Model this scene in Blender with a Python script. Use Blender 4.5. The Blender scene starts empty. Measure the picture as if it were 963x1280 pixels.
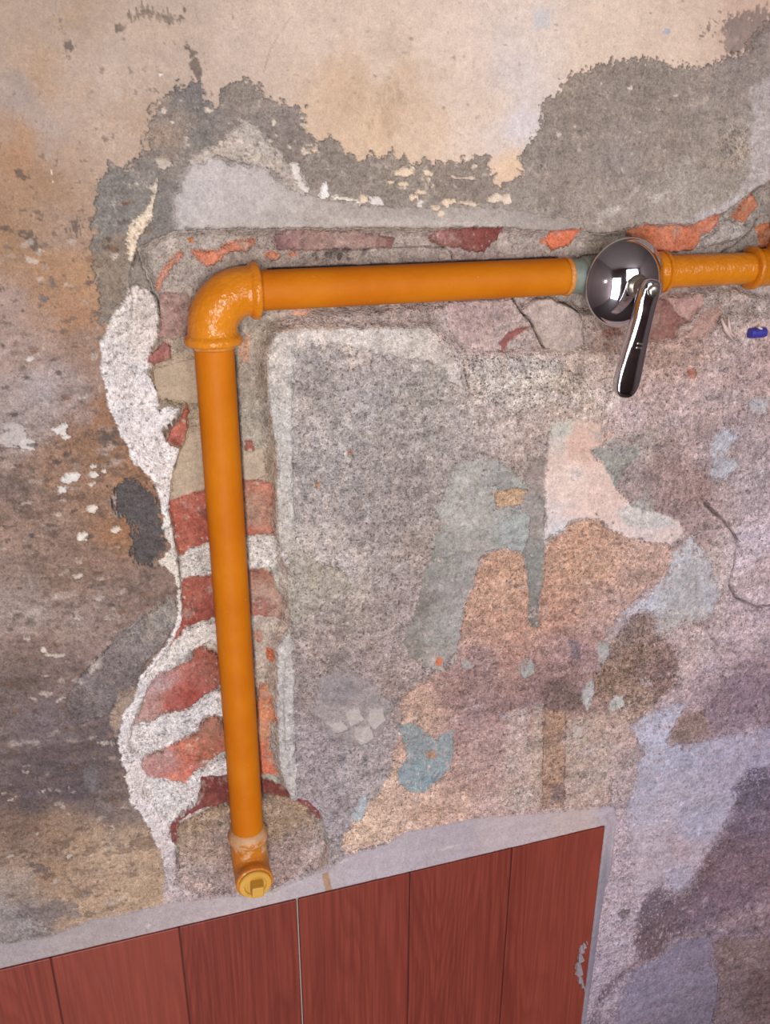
import bpy, math, random
import numpy as np
from mathutils import Vector, Matrix

# ------------------------------------------------------------------ camera, light, exposure
# World: X along the wall to the right, Z up, Y into the wall (old wall face at Y = 0).
scene = bpy.context.scene
COL = scene.collection
CX, CY = 481.5, 640.0
VH = np.array([4362.0 - CX, 178.0 - CY]); VV = np.array([473.0 - CX, 3382.0 - CY])
F = math.sqrt(-float(np.dot(VH, VV)))
R_ = np.array([VH[0], VH[1], F]); R_ /= np.linalg.norm(R_)
D_ = np.array([VV[0], VV[1], F]); D_ /= np.linalg.norm(D_)
N_ = np.cross(R_, D_)
DIST = 0.55
cam_d = bpy.data.cameras.new('camera')
cam = bpy.data.objects.new('camera', cam_d); COL.objects.link(cam); scene.camera = cam
cam_d.sensor_fit = 'HORIZONTAL'; cam_d.sensor_width = 36.0; cam_d.lens = F / 963.0 * 36.0
cam_d.clip_start = 0.01
cx_w = Vector((R_[0], N_[0], -D_[0])); cy_w = Vector((R_[1], N_[1], -D_[1])); cz_w = Vector((R_[2], N_[2], -D_[2]))
m = Matrix((cx_w, -cy_w, -cz_w)).transposed().to_4x4()
m.translation = Vector((0, -DIST, 0)); cam.matrix_world = m

world = bpy.data.worlds.new('world'); scene.world = world; world.use_nodes = True
bg = world.node_tree.nodes['Background']; bg.inputs[0].default_value = (0.75, 0.82, 1.0, 1); bg.inputs[1].default_value = 0.25
# phone flash, a little left of and below the lens
fl_d = bpy.data.lights.new('phone_flash', 'POINT'); fl_d.energy = 4.4; fl_d.color = (1.0, 0.94, 0.86); fl_d.shadow_soft_size = 0.004
fl = bpy.data.objects.new('phone_flash', fl_d); COL.objects.link(fl)
fl.location = Vector((0, -DIST, 0)) - cx_w * 0.085 + cy_w * 0.070
# daylight entering through the window of the wall behind the photographer
wl_d = bpy.data.lights.new('window_daylight', 'AREA'); wl_d.shape = 'RECTANGLE'; wl_d.size = 1.00; wl_d.size_y = 0.80
wl_d.energy = 20; wl_d.color = (0.93, 0.95, 1.0)
wl = bpy.data.objects.new('window_daylight', wl_d); COL.objects.link(wl)
wl.location = (1.05, -1.985, 0.40); wl.rotation_euler = (math.radians(90), 0, 0)
# daylight from the open doorway, lower and to the left
dl_d = bpy.data.lights.new('doorway_daylight', 'AREA'); dl_d.shape = 'RECTANGLE'; dl_d.size = 0.62; dl_d.size_y = 1.70
dl_d.energy = 38; dl_d.color = (0.97, 0.96, 1.0)
dl = bpy.data.objects.new('doorway_daylight', dl_d); COL.objects.link(dl)
dl.location = (-0.22, -1.985, -0.62); dl.rotation_euler = (math.radians(90), 0, 0)
scene.view_settings.view_transform = 'Standard'; scene.view_settings.look = 'None'
scene.view_settings.gamma = 1.0; scene.view_settings.use_curve_mapping = False
scene.view_settings.exposure = -0.26

# ------------------------------------------------------------------ helpers
def pw(px, h=0.0):
    """points of the photograph -> X, Z on the plane h in front of the old wall face"""
    px = np.asarray(px, float).reshape(-1, 2)
    q = np.column_stack([(px[:, 0] - CX) / F, (px[:, 1] - CY) / F, np.ones(len(px))])
    t = (DIST - h) / (q @ N_); p = q * t[:, None]
    return np.column_stack([p @ R_, -(p @ D_)])

def lin(c):
    c = np.asarray(c, float) / 255.0
    return np.where(c <= 0.04045, c / 12.92, ((c + 0.055) / 1.055) ** 2.4)

def setp(o, label=None, cat=None, group=None, kind=None):
    if label: o['label'] = label
    if cat: o['category'] = cat
    if group: o['group'] = group
    if kind: o['kind'] = kind
    return o

def empty(name, loc):
    o = bpy.data.objects.new(name, None); COL.objects.link(o); o.location = loc
    o.empty_display_size = 0.02
    return o

def mesh_obj(name, verts, faces, mat, parent=None, smooth=True):
    me = bpy.data.meshes.new(name); me.from_pydata([tuple(v) for v in verts], [], faces); me.validate(); me.update()
    if smooth: me.polygons.foreach_set('use_smooth', [True] * len(me.polygons))
    if mat: me.materials.append(mat)
    o = bpy.data.objects.new(name, me); COL.objects.link(o)
    if parent:
        bpy.context.view_layer.update()
        o.parent = parent; o.matrix_parent_inverse = parent.matrix_world.inverted()
    return o

class MB:
    def __init__(s): s.v = []; s.f = []
    def add(s, v, f):
        b = len(s.v); s.v += [Vector(p) for p in v]; s.f += [[i + b for i in q] for q in f]
    def sweep(s, pts, rad, seg=40, cap=True, wob=0.0, seed=0):
        rng = random.Random(seed)
        pts = [Vector(p) for p in pts]; n = len(pts)
        tan = [(pts[min(i + 1, n - 1)] - pts[max(i - 1, 0)]).normalized() for i in range(n)]
        # when neighbouring points coincide along the axis (steps of radius) keep the last direction
        a = tan[0].orthogonal().normalized(); v = []; f = []
        for i in range(n):
            a = (a - tan[i] * a.dot(tan[i])).normalized(); b = tan[i].cross(a)
            for k in range(seg):
                t = 2 * math.pi * k / seg
                r = rad[i] * (1 + wob * (rng.random() - 0.5))
                v.append(pts[i] + (a * math.cos(t) + b * math.sin(t)) * r)
        for i in range(n - 1):
            for k in range(seg):
                k2 = (k + 1) % seg
                f.append([i * seg + k, i * seg + k2, (i + 1) * seg + k2, (i + 1) * seg + k])
        if cap:
            f.append(list(range(seg))[::-1]); f.append([(n - 1) * seg + k for k in range(seg)])
        s.add(v, f)
    def lathe(s, o, axis, prof, seg=48, cap=True):
        """prof: (distance along axis, radius)"""
        o = Vector(o); axis = Vector(axis).normalized(); a = axis.orthogonal().normalized(); b = axis.cross(a); v = []; f = []
        for h, r in prof:
            for k in range(seg):
                t = 2 * math.pi * k / seg
                v.append(o + axis * h + (a * math.cos(t) + b * math.sin(t)) * max(r, 1e-5))
        for i in range(len(prof) - 1):
            for k in range(seg):
                k2 = (k + 1) % seg
                f.append([i * seg + k, i * seg + k2, (i + 1) * seg + k2, (i + 1) * seg + k])
        if cap:
            f.append(list(range(seg))[::-1]); f.append([(len(prof) - 1) * seg + k for k in range(seg)])
        s.add(v, f)
    def box(s, c, e, mat3=None):
        c = Vector(c); v = []
        for x in (-1, 1):
            for y in (-1, 1):
                for z in (-1, 1):
                    p = Vector((x * e[0] / 2, y * e[1] / 2, z * e[2] / 2))
                    v.append(c + (mat3 @ p if mat3 else p))
        s.add(v, [[0, 1, 3, 2], [4, 6, 7, 5], [0, 4, 5, 1], [2, 3, 7, 6], [0, 2, 6, 4], [1, 5, 7, 3]])
    def build(s, name, mat, parent=None, smooth=True, bevel=0.0, bseg=2, angle=None):
        o = mesh_obj(name, s.v, s.f, mat, parent, smooth)
        if bevel:
            b = o.modifiers.new('bevel', 'BEVEL'); b.width = bevel; b.segments = bseg; b.limit_method = 'ANGLE'; b.angle_limit = math.radians(35)
        if angle is not None:
            o.data.set_sharp_from_angle(angle=math.radians(angle))
        return o

# ------------------------------------------------------------------ materials
class NT:
    def __init__(s, name):
        s.m = bpy.data.materials.new(name); s.m.use_nodes = True; s.t = s.m.node_tree
        s.b = s.t.nodes['Principled BSDF']
    def n(s, typ, **kw):
        o = s.t.nodes.new(typ)
        for k, v in kw.items():
            if k.startswith('i_'):
                key = k[2:]; key = int(key) if key.isdigit() else key.replace('_', ' ')
                o.inputs[key].default_value = v
            else: setattr(o, k, v)
        return o
    def l(s, a, b): s.t.links.new(a, b)
    def math(s, op, a, b=None, clamp=False):
        o = s.t.nodes.new('ShaderNodeMath'); o.operation = op; o.use_clamp = clamp
        for i, x in enumerate((a, b)):
            if x is None: continue
            if isinstance(x, (int, float)): o.inputs[i].default_value = x
            else: s.l(x, o.inputs[i])
        return o.outputs[0]
    def mix(s, fac, a, b, blend='MIX'):
        o = s.t.nodes.new('ShaderNodeMix'); o.data_type = 'RGBA'; o.blend_type = blend
        for i, x in ((0, fac), (6, a), (7, b)):
            if isinstance(x, (int, float)): o.inputs[i].default_value = x
            elif isinstance(x, (tuple, list)): o.inputs[i].default_value = (*x[:3], 1)
            else: s.l(x, o.inputs[i])
        return o.outputs[2]
    def ramp(s, x, a, b):
        o = s.n('ShaderNodeMapRange'); o.inputs[1].default_value = a; o.inputs[2].default_value = b; o.clamp = True
        s.l(x, o.inputs[0]); return o.outputs[0]
    def coords(s, scale=(1, 1, 1)):
        tc = s.n('ShaderNodeTexCoord'); mp = s.n('ShaderNodeMapping'); mp.inputs['Scale'].default_value = scale
        s.l(tc.outputs['Object'], mp.inputs[0]); return mp.outputs[0]
    def noise(s, vec, scale, detail=3, rough=0.55, dist=0.0):
        o = s.n('ShaderNodeTexNoise'); o.inputs['Scale'].default_value = scale; o.inputs['Detail'].default_value = detail
        o.inputs['Roughness'].default_value = rough; o.inputs['Distortion'].default_value = dist
        s.l(vec, o.inputs['Vector']); return o.outputs[0]
    def bump(s, h, strength, dist):
        o = s.n('ShaderNodeBump'); o.inputs['Distance'].default_value = dist
        if isinstance(strength, (int, float)): o.inputs['Strength'].default_value = strength
        else: s.l(strength, o.inputs['Strength'])
        s.l(h, o.inputs['Height']); s.l(o.outputs[0], s.b.inputs['Normal'])

def wall_material():
    """pigment, grit and roughness come from the layers of the wall, fine grain from noise"""
    t = NT('old_wall_plaster')
    pig = t.n('ShaderNodeAttribute', attribute_name='pigment'); par = t.n('ShaderNodeAttribute', attribute_name='grit')
    sep = t.n('ShaderNodeSeparateColor'); t.l(par.outputs['Color'], sep.inputs[0])
    grit, bmp, rgh = sep.outputs
    v = t.coords()
    n1 = t.noise(v, 1000, 2, 0.6); n2 = t.noise(v, 330, 4, 0.65); n3 = t.noise(v, 110, 3, 0.6)
    # grain: lighter and darker sand grains
    g = t.math('ADD', t.math('MULTIPLY', t.math('SUBTRACT', n1, 0.5), 5.2), t.math('MULTIPLY', t.math('SUBTRACT', n2, 0.5), 3.8))
    g = t.math('ADD', g, t.math('MULTIPLY', t.math('SUBTRACT', n3, 0.5), 1.3))
    fac = t.math('ADD', 1.0, t.math('MULTIPLY', g, grit))
    fac = t.math('MAXIMUM', fac, 0.15)
    cmb = t.n('ShaderNodeCombineColor')
    for i in range(3): t.l(fac, cmb.inputs[i])
    c = t.mix(1.0, pig.outputs['Color'], cmb.outputs[0], 'MULTIPLY')
    # small dark pits
    n4 = t.noise(v, 520, 2, 0.5)
    pit = t.math('MULTIPLY', t.ramp(n4, 0.62, 0.70), t.math('MULTIPLY', grit, 1.6), True)
    c = t.mix(pit, c, tuple(lin((70, 56, 48))))
    t.l(c, t.b.inputs['Base Color'])
    t.l(rgh, t.b.inputs['Roughness']); t.b.inputs['Specular IOR Level'].default_value = 0.3
    h = t.math('ADD', t.math('MULTIPLY', n1, 0.35), t.math('ADD', t.math('MULTIPLY', n2, 0.8), t.math('MULTIPLY', n3, 1.3)))
    h = t.math('SUBTRACT', h, t.math('MULTIPLY', pit, 0.5))
    t.bump(h, bmp, 0.0040)
    return t.m

def enamel(name, c1, c2, rough=0.3, bump=0.25, patch=None, spec=0.4):
    t = NT(name); v = t.coords()
    n = t.noise(v, 28, 3, 0.5); c = t.mix(t.ramp(n, 0.35, 0.65), tuple(lin(c1)), tuple(lin(c2)))
    s = t.noise(v, 300, 2, 0.5); c = t.mix(t.ramp(s, 0.76, 0.82), c, tuple(lin((225, 170, 90))))
    if patch:
        q = t.noise(v, 75, 3, 0.6); c = t.mix(t.ramp(q, patch[1], patch[1] + 0.08), c, tuple(lin(patch[0])))
    t.l(c, t.b.inputs['Base Color'])
    r = t.noise(v, 60, 3, 0.6); rr = t.math('ADD', rough - 0.10, t.math('MULTIPLY', r, 0.2)); t.l(rr, t.b.inputs['Roughness'])
    h = t.math('ADD', t.math('MULTIPLY', t.noise(v, 190, 2, 0.5), 1.0), t.math('MULTIPLY', t.noise(v, 480, 2, 0.5), 0.6))
    t.bump(h, bump, 0.002)
    t.b.inputs['Specular IOR Level'].default_value = spec
    return t.m

def plain(name, c, rough=0.6, metal=0.0, var=0.15, scale=120, bump=0.0, spec=0.4):
    t = NT(name); v = t.coords(); n = t.noise(v, scale, 4, 0.6)
    a = lin(c); col = t.mix(n, tuple(a * (1 - var)), tuple(np.minimum(a * (1 + var), 1)))
    t.l(col, t.b.inputs['Base Color']); t.b.inputs['Roughness'].default_value = rough; t.b.inputs['Metallic'].default_value = metal
    t.b.inputs['Specular IOR Level'].default_value = spec
    if bump: t.bump(n, bump, 0.003)
    return t.m

def chrome():
    t = NT('chrome'); v = t.coords(); n = t.noise(v, 90, 4, 0.6)
    t.l(t.mix(n, (0.52, 0.50, 0.54), (0.68, 0.66, 0.70)), t.b.inputs['Base Color'])
    t.b.inputs['Metallic'].default_value = 1.0
    t.l(t.math('ADD', 0.05, t.math('MULTIPLY', t.ramp(n, 0.5, 0.9), 0.14)), t.b.inputs['Roughness'])
    t.bump(t.noise(v, 45, 2, 0.5), 0.04, 0.003)
    return t.m

def wood_tile():
    t = NT('wood_look_tile')
    tc = t.n('ShaderNodeTexCoord'); oi = t.n('ShaderNodeObjectInfo')
    # each plank shows its own stretch of grain
    off = t.n('ShaderNodeCombineXYZ'); t.l(t.math('MULTIPLY', oi.outputs['Random'], 7.0), off.inputs[1]); t.l(t.math('MULTIPLY', oi.outputs['Random'], 3.0), off.inputs[2])
    add = t.n('ShaderNodeVectorMath', operation='ADD'); t.l(tc.outputs['Object'], add.inputs[0]); t.l(off.outputs[0], add.inputs[1])
    mp = t.n('ShaderNodeMapping'); mp.inputs['Scale'].default_value = (1, 1, 0.11); t.l(add.outputs[0], mp.inputs[0]); v = mp.outputs[0]
    big = t.noise(v, 17, 2, 0.4)
    ring = t.math('FRACT', t.math('MULTIPLY', big, 24.0))
    ring = t.math('MULTIPLY', t.ramp(ring, 0.0, 0.55), t.math('SUBTRACT', 1.0, t.ramp(ring, 0.78, 1.0)))
    mp2 = t.n('ShaderNodeMapping'); mp2.inputs['Scale'].default_value = (1, 1, 0.02); t.l(add.outputs[0], mp2.inputs[0])
    fine = t.noise(mp2.outputs[0], 520, 3, 0.6); broad = t.noise(v, 9, 2, 0.5)
    c = t.mix(t.math('MULTIPLY', ring, 0.6), tuple(lin((120, 50, 39))), tuple(lin((140, 64, 50))))
    c = t.mix(t.math('MULTIPLY', t.ramp(fine, 0.38, 0.62), 0.65), c, tuple(lin((98, 40, 32))))
    c = t.mix(t.math('MULTIPLY', t.ramp(broad, 0.45, 0.7), 0.35), c, tuple(lin((156, 76, 58))))
    t.l(c, t.b.inputs['Base Color']); t.b.inputs['Roughness'].default_value = 0.42
    t.b.inputs['Specular IOR Level'].default_value = 0.35
    t.bump(t.math('ADD', fine, ring), 0.08, 0.001)
    return t.m

M_WALL = wall_material()
M_PIPE = enamel('orange_enamel', (190, 104, 8), (200, 116, 14), 0.55, 0.14, None, 0.16)
M_FIT = enamel('orange_enamel_fitting', (198, 116, 18), (212, 130, 30), 0.20, 0.42)
M_FITOLD = enamel('orange_enamel_worn', (190, 112, 30), (206, 132, 52), 0.38, 0.4, ((205, 165, 125), 0.58))
M_PLUG = enamel('ochre_plug', (198, 148, 58), (206, 158, 70), 0.45, 0.2)
M_TAPE = plain('pale_sealing_paste', (196, 150, 108), 0.5, 0, 0.18, 160, 0.25)
M_GREEN = plain('bare_grey_green_metal', (124, 132, 122), 0.5, 0.1, 0.3, 110, 0.3)
M_CHROME = chrome()
M_STEEL = plain('worn_steel', (190, 182, 170), 0.28, 1.0, 0.15, 200, 0.05)
M_TILE = wood_tile()
M_GROUT = plain('pale_grout', (160, 140, 130), 0.85, 0, 0.2, 300, 0.2)
M_BLUE = plain('blue_plastic', (62, 58, 150), 0.4, 0, 0.15, 200)
M_WHITEP = plain('white_plastic', (206, 184, 174), 0.4, 0, 0.1, 200)
M_CEMENT = plain('grey_mortar', (146, 134, 140), 0.9, 0, 0.25, 400, 0.5)
M_ROOM = plain('room_paint', (130, 116, 114), 0.85, 0, 0.1, 6)
M_FLOOR = plain('room_floor', (74, 64, 62), 0.6, 0, 0.2, 12)
M_CEIL = plain('room_ceiling', (140, 130, 126), 0.9, 0, 0.06, 5)
M_FRAME = plain('window_frame_paint', (190, 186, 180), 0.5, 0, 0.05, 20)

# ------------------------------------------------------------------ the old wall: a relief built in layers
rngT = np.random.RandomState(7)
TAB = rngT.rand(256, 256) * 2 - 1
def vnoise(x, y, seed=0):
    x = x + seed * 17.31; y = y + seed * 41.77
    xi = np.floor(x).astype(np.int64); yi = np.floor(y).astype(np.int64); fx = x - xi; fy = y - yi
    fx = fx * fx * (3 - 2 * fx); fy = fy * fy * (3 - 2 * fy)
    x0 = xi & 255; x1 = (xi + 1) & 255; y0 = yi & 255; y1 = (yi + 1) & 255
    return (TAB[x0, y0] * (1 - fx) + TAB[x1, y0] * fx) * (1 - fy) + (TAB[x0, y1] * (1 - fx) + TAB[x1, y1] * fx) * fy
def fbm(x, y, size, octv=4, seed=0, gain=0.55):
    """size: metres per cell of the coarsest octave"""
    a = 1.0; s = 0.0; tot = 0.0; k = 1.0 / size
    for o in range(octv):
        s = s + a * vnoise(x * k * 1.0 + y * k * 0.13, y * k - x * k * 0.11, seed + o * 3.7); tot += a; a *= gain; k *= 2.03
    return s / tot

def axis(lo, hi, s0, s1, far_lo, far_hi):
    """dense between lo and hi with spacing s0 -> s1, coarse beyond"""
    p = [lo]
    while p[-1] < hi:
        p.append(p[-1] + s0 + (s1 - s0) * (p[-1] - lo) / (hi - lo))
    a = []; x = lo; st = s0
    while x > far_lo:
        st = min(st * 1.2, 0.0026) if lo - x < 0.16 else st * 1.25; x = max(far_lo, x - st); a.append(x)
    b = []; x = p[-1]; st = s1
    while x < far_hi:
        st = min(st * 1.2, 0.0026) if x - hi < 0.22 else st * 1.25; x = min(far_hi, x + st); b.append(x)
    return np.array(a[::-1] + p + b)
U = axis(-0.155, 0.655, 0.00066, 0.00105, -0.60, 1.80)
V = -axis(-0.105, 0.935, 0.00066, 0.00115, -0.92, 1.50)
NU, NV = len(U), len(V)
GU, GV = np.meshgrid(U, V)          # rows run downwards
X = GU.ravel(); Z = GV.ravel(); NP_ = X.size
COLR = np.zeros((NP_, 3)); H = np.zeros(NP_); GRIT = np.full(NP_, 0.12); BMP = np.full(NP_, 0.25); RGH = np.full(NP_, 0.8)
PART = np.zeros(NP_, np.int32)
PARTS = [('wall_back', None)]
# shared noise fields
nA = fbm(X, Z, 0.012, 5, 1, 0.62); nB = fbm(X, Z, 0.005, 4, 5, 0.6); nC = fbm(X, Z, 0.05, 4, 9); nD = fbm(X, Z, 0.0025, 3, 13, 0.6)
nE = fbm(X * 0.25, Z, 0.006, 4, 21, 0.6); nG = fbm(X, Z, 0.02, 4, 33); nF = fbm(X, Z, 0.0016, 2, 47, 0.5)

def sub(poly, mar):
    lo = poly.min(0) - mar; hi = poly.max(0) + mar
    i0, i1 = np.searchsorted(U, [lo[0], hi[0]]); j0, j1 = np.searchsorted(-V, [-hi[1], -lo[1]])
    jj, ii = np.meshgrid(np.arange(j0, j1), np.arange(i0, i1), indexing='ij')
    return (jj * NU + ii).ravel()

def sdist(idx, poly):
    """signed distance (m), positive inside"""
    x = X[idx]; y = Z[idx]; d2 = np.full(len(idx), 1e9); ins = np.zeros(len(idx), bool)
    n = len(poly)
    for i in range(n):
        ax, ay = poly[i]; bx, by = poly[(i + 1) % n]
        ex, ey = bx - ax, by - ay; wx, wy = x - ax, y - ay
        t = np.clip((wx * ex + wy * ey) / (ex * ex + ey * ey + 1e-18), 0, 1)
        d2 = np.minimum(d2, (wx - ex * t) ** 2 + (wy - ey * t) ** 2)
        c = (ay > y) != (by > y)
        if abs(ey) > 1e-12: ins ^= c & (x < ax + ex * (y - ay) / ey)
    d = np.sqrt(d2); return np.where(ins, d, -d)

def ldist(idx, line):
    x = X[idx]; y = Z[idx]; d2 = np.full(len(idx), 1e9)
    for i in range(len(line) - 1):
        ax, ay = line[i]; bx, by = line[i + 1]; ex, ey = bx - ax, by - ay; wx, wy = x - ax, y - ay
        t = np.clip((wx * ex + wy * ey) / (ex * ex + ey * ey + 1e-18), 0, 1)
        d2 = np.minimum(d2, (wx - ex * t) ** 2 + (wy - ey * t) ** 2)
    return np.sqrt(d2)

def sst(a, b, x):
    t = np.clip((x - a) / (b - a), 0, 1); return t * t * (3 - 2 * t)

def colours(idx, cols):
    """one colour, or a list of (x, y, (r, g, b)) spots blended over the surface"""
    if isinstance(cols, tuple): return np.tile(lin(cols), (len(idx), 1))
    p = pw([(c[0], c[1]) for c in cols]); cc = np.array([lin(c[2]) for c in cols])
    num = np.zeros((len(idx), 3)); den = np.zeros(len(idx)); x = X[idx] + 0.012 * nC[idx] + 0.006 * nA[idx]; y = Z[idx] + 0.012 * nG[idx]
    for k in range(len(p)):
        w = 1.0 / ((x - p[k, 0]) ** 2 + (y - p[k, 1]) ** 2 + 4e-5) ** 1.7
        num += w[:, None] * cc[k]; den += w
    return num / den[:, None]

LAYN = 0
def layer(poly, cols, name=None, label=None, jit=1.0, fine=0.6, soft=0.35, h=None, dh=0.0, edge=0.8, rel=0.0, relf=None, alpha=1.0,
          grit=None, bmp=None, rgh=None, var=0.08, varn=None, blot=None, kind=None, island=0.0, wear=0.0):
    global LAYN
    LAYN += 1
    """poly in photograph points; jit/fine/soft/h/dh/edge/rel in millimetres.
    h sets the height of the layer's face, dh adds to what lies beneath, rel is its relief."""
    P = pw(poly); idx = sub(P, (jit + fine + soft + island + 2) * 1e-3)
    if len(idx) == 0: return None
    sh = (idx + (LAYN * 7919 + (LAYN % 37) * NU * 23)) % NP_        # every layer its own stretch of noise
    sd = sdist(idx, P) * 1e3 + jit * nA[idx] * 1.6 + fine * (nB[sh] * 2.2 + nD[sh] * 1.0) + island * nD[idx] * 1.6
    a = sst(-soft, soft, sd); keep = a > 0.001; idx = idx[keep]; a = a[keep]; sd = sd[keep]; sh = sh[keep]; pa = a
    if wear:
        wn = 0.45 * nB[sh] + 0.55 * nD[sh] + 0.25 * nA[sh]; th = 0.42 - 0.34 * wear + np.clip(sd, 0, 12) * 0.010
        a = a * (1 - 0.9 * sst(th, th + 0.10, wn))
    C = colours(idx, cols)
    vn = (nB if varn is None else varn)[idx]
    C = C * (1 + var * 1.8 * vn + var * nG[sh] + var * 1.8 * nD[sh])[:, None]
    for bcol, fld, thr, wid, amt in (blot or []):
        w = sst(thr, thr + wid, fld[idx]) * amt; C = C * (1 - w[:, None]) + lin(bcol) * w[:, None]
    ac = (a * alpha)[:, None]
    COLR[idx] = COLR[idx] * (1 - ac) + np.maximum(C, 0.003) * ac
    he = sst(-edge * 0.5, edge, sd)
    r = (nA if relf is None else relf)[idx] * rel * 1e-3
    if h is not None: H[idx] = H[idx] * (1 - he) + (h * 1e-3 + r) * he
    else: H[idx] += (dh * 1e-3 + r) * he
    for arr, val in ((GRIT, grit), (BMP, bmp), (RGH, rgh)):
        if val is not None: arr[idx] = arr[idx] * (1 - a * alpha) + val * a * alpha
    if name:
        PARTS.append((name, label, kind)); PART[idx[pa > 0.5]] = len(PARTS) - 1
    return idx, sd

def gain(lst, g, b=1.0): return [(x_, y_, tuple(min(v_ * g * (b if i_ == 2 else 1.0), 250) for i_, v_ in enumerate(c_))) for x_, y_, c_ in lst]
def crack(line, w=0.5, depth=2.5, col=(62, 48, 44), amt=0.85, wig=0.8, plan=False):
    L = np.asarray(line, float) if plan else pw(line); idx = sub(L, 0.006)
    d = (ldist(idx, L) * 1e3 + 0.35 * np.abs(nB[idx]) * wig)
    ww = w * (0.7 + 0.9 * np.clip(nA[idx] + 0.4, 0, 1)); k = np.exp(-(d / ww) ** 2); kk = k > 0.02; idx = idx[kk]; k = k[kk]
    H[idx] -= depth * 1e-3 * k; COLR[idx] = COLR[idx] * (1 - amt * k[:, None]) + lin(col) * amt * k[:, None]

# --- the painted face of the wall (cream; darker tones mix grime with painted-in light falloff)
SURF = [(0, 0, (178, 152, 128)), (90, 20, (176, 152, 130)), (150, 90, (190, 166, 144)), (230, 40, (190, 166, 144)), (300, 60, (202, 178, 156)), (390, 40, (216, 190, 166)), (480, 60, (222, 196, 170)), (430, 110, (210, 176, 140)), (500, 110, (212, 178, 142)), (560, 60, (228, 202, 178)), (600, 140, (228, 202, 176)), (540, 170, (222, 190, 156)), (470, 165, (220, 186, 148)), (640, 100, (220, 202, 190)), (640, 170, (222, 208, 202)), (680, 60, (226, 204, 184)), (630, 215, (232, 196, 156)), (750, 50, (230, 202, 174)), (850, 40, (226, 196, 168)), (930, 10, (212, 176, 150)), (880, 10, (220, 190, 162)), (20, 110, (168, 148, 134)), (60, 90, (180, 148, 116)), (110, 110, (186, 162, 142)), (60, 160, (176, 154, 138)), (20, 190, (172, 128, 88)), (100, 200, (176, 146, 120)), (150, 180, (188, 160, 136)), (60, 240, (162, 126, 92)), (90, 290, (166, 136, 112)), (20, 290, (160, 122, 86)), (60, 350, (170, 127, 88)), (110, 350, (179, 135, 95)), (10, 380, (168, 140, 125)), (80, 400, (170, 124, 86)), (30, 440, (164, 138, 123)), (100, 440, (157, 124, 101)), (50, 490, (170, 153, 147)), (90, 500, (166, 144, 134)), (20, 530, (168, 149, 139)), (130, 520, (155, 109, 75)), (110, 560, (150, 109, 77)), (60, 590, (152, 115, 88)), (20, 610, (134, 111, 97)), (100, 620, (150, 113, 86)), (160, 600, (157, 113, 77)), (40, 660, (150, 120, 101)), (140, 660, (157, 109, 70)), (100, 700, (146, 115, 95)), (60, 720, (139, 111, 92)), (180, 740, (137, 111, 97)), (30, 760, (165, 144, 131)), (100, 770, (155, 131, 117)), (50, 810, (142, 116, 102)), (30, 850, (117, 96, 87)), (90, 840, (132, 108, 99)), (60, 900, (119, 103, 102)), (130, 930, (107, 91, 89)), (60, 950, (99, 83, 82)), (100, 990, (91, 78, 82)), (30, 1000, (102, 86, 87)), (140, 1010, (124, 106, 99)), (20, 1030, (130, 102, 84)), (60, 1040, (156, 122, 94)), (100, 1050, (172, 140, 110)), (140, 1060, (186, 156, 126)), (180, 1060, (182, 150, 120)), (60, 1090, (162, 128, 98)), (30, 1110, (168, 148, 130)), (110, 1120, (184, 150, 118)), (170, 1110, (188, 156, 122)), (30, 1150, (122, 110, 108)), (-200, 100, (170, 145, 120)), (-200, 600, (151, 122, 105)), (-200, 1000, (114, 98, 94)), (700, -200, (222, 196, 170)), (1200, -100, (205, 175, 150)), (100, -200, (180, 155, 130))]
layer([(-1500, -1500), (2600, -1500), (1900, 1500), (-1500, 1500)], gain(SURF, 0.95, 1.02), jit=0, fine=0, soft=0.1, h=0, rel=0.0, grit=0.10, bmp=0.10, rgh=0.72, var=0.05)
H += 0.0007 * nC + 0.00025 * nG
# dirt roughens the left side
w = sst(0.05, -0.22, Z) * sst(0.09, 0.02, X); GRIT += 0.16 * w; BMP += 0.30 * w; H += 0.0004 * w * nA
wl_ = sst(-0.25, -0.42, Z) * sst(0.09, 0.02, X); H += 0.0009 * wl_ * nA + 0.0004 * wl_ * nE
# stains in the old paint, dark and brown mottling on the left
layer([(-300, 250), (120, 260), (150, 400), (130, 480), (170, 600), (205, 700), (215, 790), (160, 900), (160, 1010), (-300, 1010)], (92, 74, 62), jit=6, fine=2, soft=6, alpha=0.0, var=0.1)
k = (X < 0.09) & (Z < -0.06) & (Z > -0.56)
w = np.where(k, sst(0.10, 0.40, nB * 0.7 + np.roll(nE, 7 * NU) * 0.7) * 0.55 * sst(-0.05, -0.2, Z), 0); COLR = COLR * (1 - w[:, None]) + lin((88, 70, 60)) * w[:, None]
w = np.where(k, sst(0.30, 0.55, nE * 0.6 + nG * 0.6) * 0.55, 0); COLR = COLR * (1 - w[:, None]) + lin((176, 158, 148)) * w[:, None]
w = np.where((X < 0.09) & (Z > -0.2), sst(0.38, 0.50, nB * 0.7 + nD * 0.5) * 0.55, 0); COLR = COLR * (1 - w[:, None]) + lin((92, 76, 66)) * w[:, None]
w = sst(0.50, 0.62, nB) * (Z > -0.05) * 0.25; COLR = COLR * (1 - w[:, None]) + lin((150, 122, 104)) * w[:, None]
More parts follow.
